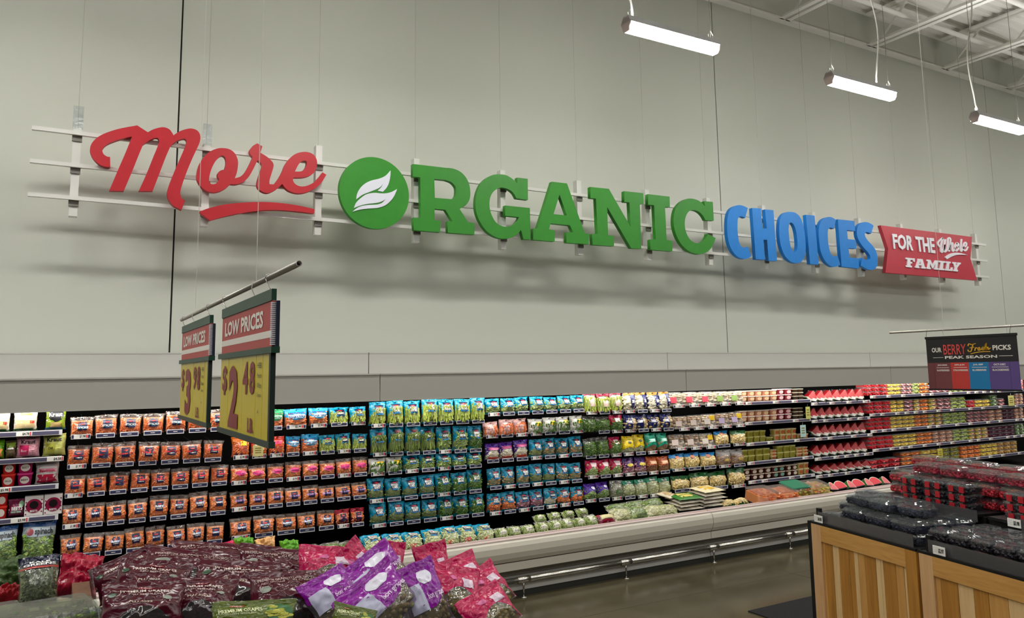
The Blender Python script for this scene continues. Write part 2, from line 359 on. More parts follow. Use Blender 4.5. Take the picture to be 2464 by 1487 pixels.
letter('letter', 'green letter N', 1410, 440, 7.7, False, ["80,75 425,110 828,815 803,360 710,352 708,153 1060,190 1070,385 998,395 1025,1220 838,1210 395,450 410,970 520,985 520,1172 125,1145 112,945 215,945 185,290 85,280"], GRN)
letter('letter', 'green letter I', 1410, 440, 7.7, False, ["1150,208 1550,255 1555,450 1465,445 1495,1055 1600,1075 1600,1268 1195,1235 1188,1048 1295,1045 1262,412 1152,405"], GRN)
letter('letter', 'green letter C', 1410, 440, 7.7, True, ["2190,340* 2350,352* 2370,700* 2215,690* 2170,610 2100,540 2010,505 1930,515 1870,580 1835,690 1835,820 1870,950 1940,1060 2030,1115 2110,1115 2190,1060 2230,1000 2253,943* 2403,1022* 2350,1160 2270,1260 2150,1315 2040,1315 1900,1260 1770,1140 1680,980 1630,800 1625,640 1660,480 1740,370 1840,305 1950,290 2080,325 2160,385 2205,435*"], GRN)
letter('letter', 'blue letter C before the H', 1740, 480, 8.745, True, ["520,180* 465,390* 400,360 350,360 315,400 305,500 305,650 320,800 350,930 400,1000 460,1010 525,990* 595,1195* 500,1245 400,1245 290,1190 190,1070 120,900 90,700 85,480 110,300 160,200 240,140 340,118 440,140"], BLU)
letter('letter', 'blue letter H', 1740, 480, 8.745, False, ["610,178 795,188 825,605 920,610 880,208 1060,225 1135,1295 960,1285 925,850 850,845 880,1270 688,1255"], BLU)
letter('letter', 'blue letter O', 1740, 480, 8.745, True, ["1400,260 1520,280 1620,370 1680,520 1715,700 1735,900 1735,1100 1700,1240 1620,1325 1520,1340 1400,1290 1300,1180 1230,1020 1190,820 1180,600 1200,420 1260,310 1330,268", "1410,490 1460,500 1510,580 1545,720 1565,900 1560,1040 1530,1105 1490,1105 1440,1040 1405,900 1385,740 1380,590"], BLU)
letter('letter', 'blue letter I', 1930, 500, 9.295, False, ["85,155 280,175 372,1270 180,1255"], BLU)
letter('letter', 'blue letter C after the I', 1930, 500, 9.295, True, ["758,270* 715,470* 650,445 605,455 580,500 575,620 585,780 610,920 650,1040 700,1080 740,1085 795,1070* 855,1275* 760,1315 670,1315 560,1240 470,1110 410,940 385,760 370,560 395,380 450,270 540,215 630,205 700,230"], BLU)
letter('letter', 'blue letter E', 1930, 500, 9.295, False, ["800,255 1170,295 1190,520 1003,498 1025,700 1200,718 1215,915 1040,903 1065,1112 1265,1132 1280,1358 885,1315"], BLU)
letter('letter', 'blue letter S', 1930, 500, 9.295, True, ["1600,400* 1545,580* 1480,550 1430,548 1405,590 1420,650 1480,740 1570,840 1640,940 1680,1060 1695,1180 1680,1290 1620,1370 1540,1388 1440,1360 1310,1290* 1345,1115* 1420,1160 1490,1165 1525,1130 1520,1070 1470,990 1380,890 1300,780 1245,670 1225,570 1235,450 1280,370 1360,325 1440,320 1530,350"], BLU)
ban = letter('banner', 'red notched banner board with white lettering', 2080, 520, 7.7, False, ["300,170 1995,385 1965,785 2090,1190 390,1045 440,600"], '#bb3645')
WL = mat('#eceaf0', .5, name='white_letter_cut')
f6 = signpts(2080, 520, 7.7); P3 = lambda p, y=SY: Vector((f6(p)[0], y, f6(p)[1]))
m = MB()
for body, q in (('FOR', ((500, 325), (882, 368), (892, 645), (528, 608))), ('THE', ((925, 378), (1272, 412), (1302, 692), (962, 655)))):
    for dy in (-.014, -.003): put_text(m, body, quad_fn(*[P3(p, SY+dy) for p in q]), .03)
# slab lettering of the last word, drawn letter by letter in its own box
SLAB = {'F': ["0,0 10,0 10,3.6 8,3.6 8,2 5,2 5,4 7,4 7,5.8 5,5.8 5,8.2 6.5,8.2 6.5,10 0,10 0,8.2 1.6,8.2 1.6,1.8 0,1.8"],
 'A': ["2.6,0 7,0 9,8.2 10,8.2 10,10 5.8,10 5.8,8.2 6.5,8.2 6.2,7 3.4,7 3.1,8.2 4,8.2 4,10 0,10 0,8.2 .8,8.2 2.6,1.8", "4.7,2.4 5.7,5.3 3.9,5.3"],
 'M': ["0,0 3,0 5,5 7,0 10,0 10,1.8 9.2,1.8 9.2,8.2 10,8.2 10,10 6.5,10 6.5,8.2 7.2,8.2 7.2,4 5.3,9 4.7,9 2.6,4 2.6,8.2 3.5,8.2 3.5,10 0,10 0,8.2 .8,8.2 .8,1.8 0,1.8"],
 'I': ["0,0 10,0 10,1.8 7.5,1.8 7.5,8.2 10,8.2 10,10 0,10 0,8.2 2.5,8.2 2.5,1.8 0,1.8"],
 'L': ["0,0 6.5,0 6.5,1.8 5,1.8 5,8.2 8,8.2 8,6 10,6 10,10 0,10 0,8.2 1.6,8.2 1.6,1.8 0,1.8"],
 'Y': ["0,0 4.4,0 4.4,1.8 3.8,1.8 5.1,4 6.3,1.8 5.6,1.8 5.6,0 10,0 10,1.8 9,1.8 6.6,5.8 6.6,8.2 7.8,8.2 7.8,10 2.2,10 2.2,8.2 3.4,8.2 3.4,5.8 1,1.8 0,1.8"]}
box_ = ((750, 770), (1772, 865), (1748, 1032), (760, 945))
def lerpq(u, v):
    a, b, c, d = box_; return ((a[0]*(1-u)+b[0]*u)*(1-v)+(d[0]*(1-u)+c[0]*u)*v, (a[1]*(1-u)+b[1]*u)*(1-v)+(d[1]*(1-u)+c[1]*u)*v)
link('lettering', m.mesh('lettering', WL), ban)
for ch, u0, u1 in (('F', 0, .165), ('A', .17, .365), ('M', .385, .6), ('I', .605, .715), ('L', .725, .865), ('Y', .85, 1.)):
    outs = [[f6(lerpq(u0+(u1-u0)*p.x/10, p.y/10)) for p in poly_pts(o, False)] for o in SLAB[ch]]
    link('lettering', board('lettering', outs, SY-.014, SY, WL), ban)
f8 = signpts(2225, 550, 12.39); m = MB(); fn = lambda x, y: (f8((x, y))[0], SY-.014, f8((x, y))[1])
for pts, wd in (([(440, 565), (388, 490), (378, 420), (430, 350), (525, 280)], 46), ([(525, 285), (485, 420), (465, 580), (475, 690), (505, 695), (550, 600), (590, 320)], 52), ([(575, 480), (560, 640), (585, 695), (640, 630), (665, 450), (672, 320), (712, 282), (748, 330), (735, 450), (705, 690)], 46), ([(715, 640), (765, 470), (808, 430), (815, 500), (805, 640), (835, 675), (890, 590)], 42),
    ([(940, 425), (890, 500), (895, 620), (930, 670), (980, 600), (985, 480), (945, 430), (935, 510), (990, 560)], 42), ([(1078, 315), (1062, 500), (1052, 640), (1080, 670), (1140, 560)], 44), ([(1140, 560), (1215, 510), (1220, 440), (1180, 420), (1140, 500), (1138, 610), (1175, 660), (1225, 635), (1270, 540)], 42)):
    stroke(m, pts, wd, fn, Vector((0, .014, 0)))
link('lettering', m.mesh('lettering', WL), ban)
link('lettering', board('lettering', [[f8(p) for p in poly_pts("580,850* 700,770 850,725 1050,735 1260,795* 1050,780 900,795 780,840 640,915*", True)]], SY-.014, SY, WL), ban)

# ------------------------------------------------------------------ the refrigerated cases
CREAM = mat('#cfc9ba', .4, name='cream_enamel'); GREYP = mat('#b4b1a8', .45, name='grey_enamel'); PALE = mat('#c9c8c2', .5, name='pale_enamel')
PINK = mat('#d9c7c2', .35, name='lip_moulding'); TOE = mat('#262722', .6, name='dark_toe_kick'); INNER = mat('#030303', .8, name='black_liner', spec=.1)
PY, SHY = 6.42, 6.38             # plane of the hanging packs, plane of the shelf edges
CASES = []
where = ['with the kraut shelves and carrots', 'with the celery and the blue bags', 'with the mushrooms and dips', 'with the cut fruit tubs', 'beyond the cut fruit']
for k, (a, b) in enumerate(zip(CASE_X, CASE_X[1:])):
    c = link('refrigerated_case', None); tag(c, 'long cream refrigerated produce case '+where[k], 'case', 'wall of refrigerated cases'); CASES.append((a, b, c))
    g = .004
    def part(name, fn, mt, smooth=False):
        m = MB(); fn(m); o = link(name, m.mesh(name, mt, smooth), c); return o
    part('canopy', lambda m: (m.box(a+g, b-g, 6.2, 6.225, 1.684, 1.903), m.box(a+g, b-g, 6.225, 6.478, 1.885, 1.902), m.box(a+g, b-g, 6.196, 6.235, 1.678, 1.684), m.box(a+g, b-g, 6.192, 6.2, 1.893, 1.905)), GREYP)
    part('canopy_liner', lambda m: m.box(a, b, 6.225, 6.95, 1.86, 1.87), INNER)
    part('fascia', lambda m: (m.box(a+g, b-g, 6.48, 6.5, 1.88, 2.083), m.box(a+g, b-g, 6.478, 6.505, 2.078, 2.088), m.box(a+g, b-g, 6.5, 7.05, 2.06, 2.075)), PALE)
    part('back_panel', lambda m: m.box(a, b, 6.93, 6.97, .2, 1.88), INNER)
    part('bin_floor', lambda m: m.prof_x([(5.99, .40), (6.9, .50), (6.9, .46), (5.99, .36)], a, b), INNER)
    fp = [(5.93, .478), (5.908, .462), (5.895, .43), (5.893, .38), (5.905, .335), (5.93, .30), (5.985, .30), (5.985, .478)]
    part('front_panel', lambda m: m.prof_x(fp, a+g, b-g), CREAM)
    part('lip_moulding', lambda m: (m.box(a+g, b-g, 5.925, 5.99, .478, .487), m.box(a+g, b-g, 5.972, 5.99, .487, .5)), PINK)
    part('lower_band', lambda m: m.box(a+g, b-g, 5.935, 6.05, .225, .29), CREAM)
    part('recess_panel', lambda m: m.box(a, b, 6.06, 6.1, .1, .3), mat('#857f71', .5, name='recess_painted_shade'))  # the shade under the band is put into this darker grey
    part('kick_panel', lambda m: m.prof_x([(5.955, .052), (5.955, .125), (5.975, .14), (6.06, .15), (6.06, .052)], a+g, b-g), PALE)
    part('toe_kick', lambda m: m.box(a, b, 5.96, 6.06, 0, .052), TOE)
rail_top = link('bumper_rail', None); tag(rail_top, 'polished steel bumper rail on short posts in front of the cases', 'rail')
for k in range(-4, 12):
    X = 3.503 + 1.1*k
    m = MB(); m.tube([(X, 5.91, 0), (X, 5.91, .15)], .009, 6); m.tube([(X, 5.91, 0), (X, 5.91, .006)], .028, 10); link('post', m.mesh('post', CHROME, True), rail_top)
    m = MB(); m.tube([(X+.02, 5.91, .145), (X+1.08, 5.91, .145)], .026, 10); link('rail', m.mesh('rail', CHROME, True), rail_top)
    m = MB(); m.tube([(X-.06, 5.91, .145), (X+.06, 5.91, .145)], .029, 10); link('coupling', m.mesh('coupling', CHROME, True), rail_top)
m = MB(); P = [at_z(*q, 0) for q in ((1800, 1472), (1965, 1437))]; x0 = P[0].x
m.box(x0, x0+1.3, P[0].y-1.0, P[0].y, 0, .008); tag(link('floor_mat', m.mesh('floor_mat', mat('#1b1b1d', .95, noisy=.4, scale=150, bump=.6, name='mat_carpet'))), 'black carpeted floor mat beside the wooden crate stand', 'mat')

# ------------------------------------------------------------------ packs hanging in the cases
BW, BH, BD = .13, .185, .05
def bag_surf(w, h, d, seed, wr=.0035, head=.9, crimp=.35):
    def S(u, v, off=0.):
        a = max(0., 1-abs(2*u-1)**2.6)
        q = min(1, max(0, (v-.03)/(head-.03))); b = math.sin(PI*q**.8)**.6 if 0 < q < 1 else 0.
        t = d*(a**.6)*b
        nz = noise.noise(Vector((u*4.2, v*5.5, seed*3.7)))*wr*1.6 + abs(noise.noise(Vector((u*9, v*4, seed*5.1+9))))*-wr*1.5
        edge = noise.noise(Vector((v*5, seed*2.3, u)))*.004*h/.185
        x = (u-.5)*w*(1-.09*b) + edge*(abs(2*u-1)) + (.004*math.sin(seed*9) * v if v > head else 0)
        z = v*h + (.006*noise.noise(Vector((u*3, seed*1.7, 4)))*(v > .95))*h/.185
        y = -t + nz*(.4 + (a > .05)) - off - (v > head)*(.006*math.sin(u*11+seed*7)) 
        return Vector((x, y, z))
    return S
NVAR = 4
SURF = [bag_surf(BW, BH, BD, 1.3+k*2.17) for k in range(NVAR)]
def grid_mesh(name, S, nu, nv, u0=0., u1=1., v0=0., v1=1., off=0., mt=None, back=None, uv=True, shape=None, smooth=True):
    v, f, uvs = [], [], []
    for j in range(nv+1):
        for i in range(nu+1):
            s, t = i/nu, j/nv
            if shape: s = .5+(s-.5)*shape(t)
            a, b = u0+(u1-u0)*s, v0+(v1-v0)*t; v.append(S(a, b, off)); uvs.append((a, b))
    n = nu+1
    for j in range(nv):
        for i in range(nu): f.append((j*n+i, j*n+i+1, (j+1)*n+i+1, (j+1)*n+i))
    if back is not None:
        o = len(v)
        for p, q in zip(list(v), list(uvs)):
            v.append(Vector((p.x, max(p.y*-back, -p.y*back), p.z))); uvs.append(q)
        k = len(f)
        for q in f[:k]: f.append(tuple(reversed([x+o for x in q])))
        rim = [i for i in range(n)] + [j*n+nu for j in range(1, nv+1)] + [nv*n+i for i in range(nu-1, -1, -1)] + [j*n for j in range(nv-1, 0, -1)]
        for a, b in zip(rim, rim[1:]+rim[:1]): f.append((b, a, a+o, b+o))
    me = D.meshes.new(name); me.from_pydata([tuple(p) for p in v], [], f)
    if mt: me.materials.append(mt)
    if smooth: me.polygons.foreach_set('use_smooth', [True]*len(f))
    if uv:
        L = me.uv_layers.new(name='UVMap')
        for lp, d_ in zip(me.loops, L.data): d_.uv = uvs[lp.vertex_index]
    return me
def piece(mb, kind, p, ang, r):
    """one loose piece lying at p, turned by ang in the plane of the pack"""
    ca, sa = math.cos(ang), math.sin(ang); X = Vector((ca, r.uniform(-.25, .25), sa)).normalized(); Y = Vector((0, -1, 0)); Z = X.cross(Y).normalized(); Y = Z.cross(X)
    def ring(x, a, b, n=5): return [p + X*x + (Y*math.cos(2*PI*k/n+.3)*a + Z*math.sin(2*PI*k/n+.3)*b) for k in range(n)]
    if kind in ('shred', 'stick', 'celery', 'spear', 'bean'):
        L, w_ = {'shred': (.034, .0026), 'stick': (.045, .004), 'celery': (.08, .005), 'spear': (.09, .0036), 'bean': (.055, .0033)}[kind]
        L *= r.uniform(.7, 1.15); b = r.uniform(-.12, .12)*L if kind == 'bean' else 0
        rings = [ring(-L/2, w_*.8, w_), [q+Z*b for q in ring(0, w_, w_*1.1)], ring(L/2, w_*.7, w_*.8)]
        if kind == 'spear': rings = [ring(-L/2, w_*.8, w_*.8), ring(L*.25, w_*.9, w_*.9), ring(L*.4, w_*1.5, w_*1.5), ring(L/2, w_*.3, w_*.3)]
        mb.loops(rings)
    elif kind == 'baby':
        L, w_ = .026*r.uniform(.8, 1.2), .0062*r.uniform(.85, 1.15)
        mb.loops([ring(-L/2, w_*.55, w_*.55, 6), ring(-L*.3, w_, w_, 6), ring(L*.3, w_, w_, 6), ring(L/2, w_*.5, w_*.5, 6)])
    elif kind in ('lump', 'ball', 'floret', 'sprout'):
        R = {'lump': .011, 'ball': .015, 'floret': .009, 'sprout': .01}[kind]*r.uniform(.75, 1.2)
        for q in range(3 if kind == 'floret' else 1):
            c = p + Vector((r.uniform(-1, 1), 0, r.uniform(-1, 1)))*R*.8*(kind == 'floret'); k = R*(.75 if kind == 'floret' else 1)
            rings = []
            for i in range(1, 4):
                t = PI*i/4; j = 1 + r.uniform(-.18, .18)*(kind != 'ball'); rings.append([c + X*k*math.cos(t) + (Y*math.cos(2*PI*m_/6) + Z*math.sin(2*PI*m_/6))*k*math.sin(t)*j for m_ in range(6)])
            mb.loops(rings)
    elif kind == 'cube':
        s = .009*r.uniform(.7, 1.2); M = Matrix.Translation(p) @ Matrix.Rotation(ang, 4, 'Y') @ Matrix.Rotation(r.uniform(-.6, .6), 4, 'X')
        mb.box(-s, s, -s*.8, s*.8, -s*.8, s*.8, M=M)
    elif kind in ('leaf', 'kale'):
        L, w_ = (.024 if kind == 'leaf' else .013)*r.uniform(.6, 1.2), (.009 if kind == 'leaf' else .005)*r.uniform(.7, 1.3); t = r.uniform(-.6, .6); Yt = (Y + Z*t).normalized(); Zt = X.cross(Yt)
        q = [p - X*L/2, p - X*L*.1 + Zt*w_ + Yt*.004, p + X*L/2, p - X*L*.1 - Zt*w_ + Yt*.004, p + X*L*.1 + Yt*.007]
        mb.add(q, [(0, 4, 1), (1, 4, 2), (2, 4, 3), (3, 4, 0)])
CON = {}
PAL = {'carrot': ['#d8581a', '#fa8a30', '#f0742a', '#ffa860', '#e86420', '#ffc08c'], 'baby': ['#e8682a', '#fc9a48', '#ffb070', '#f07c2c'], 'celery': ['#7f9a2c', '#b9c552', '#9db23c', '#d5d87a', '#6c8a24'], 'spear': ['#5f7a30', '#7f9440', '#93a551', '#4c6628'],
       'bean': ['#3d6a1c', '#5d8a2c', '#2f5716', '#86a846'], 'broc': ['#3c5c1c', '#6f8a34', '#9aa858', '#4d6e25', '#b8bd7a'], 'leaf': ['#2f5a1a', '#5c8a2a', '#86a83c', '#a9c25a', '#3f6d20'], 'caul': ['#e6ddc2', '#d8cfae', '#efe8d3', '#c9bf9a'], 'mixv': ['#6f8a34', '#e27a2c', '#dcd3ae', '#4d6e25', '#ef9a54', '#a9b866'],
       'sweet': ['#e8762a', '#f4924a', '#d96418', '#ffab66'], 'onion': ['#8d2f4c', '#c98aa0', '#a64a68', '#e0b8c4'], 'pot': ['#c8ab74', '#e0c992', '#b3925a', '#d8bd84'], 'pale': ['#d5d8a0', '#b8c47a', '#e6e6c4', '#9aad58'], 'pea': ['#7a9c3a', '#9dbb55', '#c0cf86', '#5c7d2a'], 'brown': ['#7a4a20', '#9c6a34', '#b58048', '#5f3817'],
       'grey': ['#8f8a70', '#a9a68c', '#6f7352', '#c4c0a8']}
def content(kind, pal, n, var, ang=None, vtop=.8):
    k = (kind, pal, n, var, ang, vtop)
    if k in CON: return CON[k]
    r = random.Random(hash((kind, pal, var)) & 0xffff if False else (len(kind)*131+len(pal)*17+var*7+n)); S = SURF[var]; mb = MB()
    rings = []                                             # the packed bulk behind the outer pieces
    for v in (.025, .2, .4, .6, vtop):
        F = [S(.04+.92*i/6, v, -.008) for i in range(7)]; rings.append(F + [Vector((p.x, .012, p.z)) for p in reversed(F)])
    mb.loops(rings)
    half = {'shred': .017, 'stick': .022, 'celery': .04, 'spear': .045, 'bean': .027, 'baby': .013}.get(kind, .008)
    rad = {'shred': .003, 'stick': .004, 'celery': .005, 'spear': .0035, 'bean': .0035, 'baby': .006, 'floret': .011, 'lump': .011, 'ball': .014, 'sprout': .01, 'cube': .01, 'leaf': .006, 'kale': .006}[kind]
    for _ in range(n):
        a = r.uniform(0, PI) if ang is None else ang + r.gauss(0, .1)
        mu, mv = .035 + half*abs(math.cos(a))/BW, .03 + half*abs(math.sin(a))/BH
        p = S(r.uniform(mu, 1-mu), r.uniform(mv, max(mv+.02, vtop-mv+.03)), -rad-.001 - r.random()*.004); piece(mb, kind, p, a, r)
    me = mb.mesh(kind+'_filling', pieces_mat('pieces_'+pal, PAL[pal]), kind in ('lump', 'ball', 'floret', 'sprout', 'baby')); CON[k] = me; return me
BODY = [grid_mesh('bag_film', S, 10, 14, back=.12, mt=WHITE) for S in SURF]
PATCH = {}
def patch(var, u0, u1, v0, v1, hexc, shape=None):
    k = (var, u0, u1, v0, v1, hexc, shape)
    if k not in PATCH:
        fn = {None: None, 'oval': lambda t: max(.05, math.sqrt(max(0, 1-(2*t-1)**2))), 'trap': lambda t: .8+.2*t, 'wave': lambda t: .9+.1*math.sin(t*9)}[shape]
        PATCH[k] = grid_mesh('label', SURF[var], 5, 6 if shape else 4, u0, u1, v0, v1, .0028 if not shape == 'oval' else .0042, mat(hexc, .35, name='label_print'), shape=fn)
    return PATCH[k]
LETT = {}
def lett(var, body, u0, u1, v0, v1, hexc):
    k = (var, body, u0, u1, v0, v1, hexc)
    if k not in LETT:
        m = MB(); S = SURF[var]; put_text(m, body, lambda a, b: S(u0+(u1-u0)*a, v0+(v1-v0)*b, .0055), .03)
        LETT[k] = m.mesh('lettering', mat(hexc, .5, name='lettering_ink'))
    return LETT[k]
TEAL = '#0089ad'
HEBL = [(.26, .78, .5, .87, '#161b3a', 'trap'), (.4, .64, .775, .83, '#c8202c', 'oval'), (.27, .77, .48, .535, '#1d86c4', None)]
CARL = [(.3, .72, .34, .76, '#191d42', None), (.4, .62, .62, .68, '#c8202c', 'oval')]
CLR = film_mat('clear_film', tint='#fffaf2', haze=.07, gloss=.13)
NVY = film_mat('clear_film_navy_foot', tint='#fffaf2', haze=.07, gloss=.13, bot='#1d2250', bv=.1)
TEALF = film_mat('teal_film', top=TEAL, tv=.66, flare=.3, bot=TEAL, bv=.16)
TEALT = film_mat('teal_film_slim_foot', top=TEAL, tv=.7, flare=.35, bot=TEAL, bv=.07)
def K(name, look, cat, con, film, labels=(), texts=()): return dict(name=name, look=look, cat=cat, con=con, film=film, labels=labels, texts=texts)
WT = '#f4f2ee'
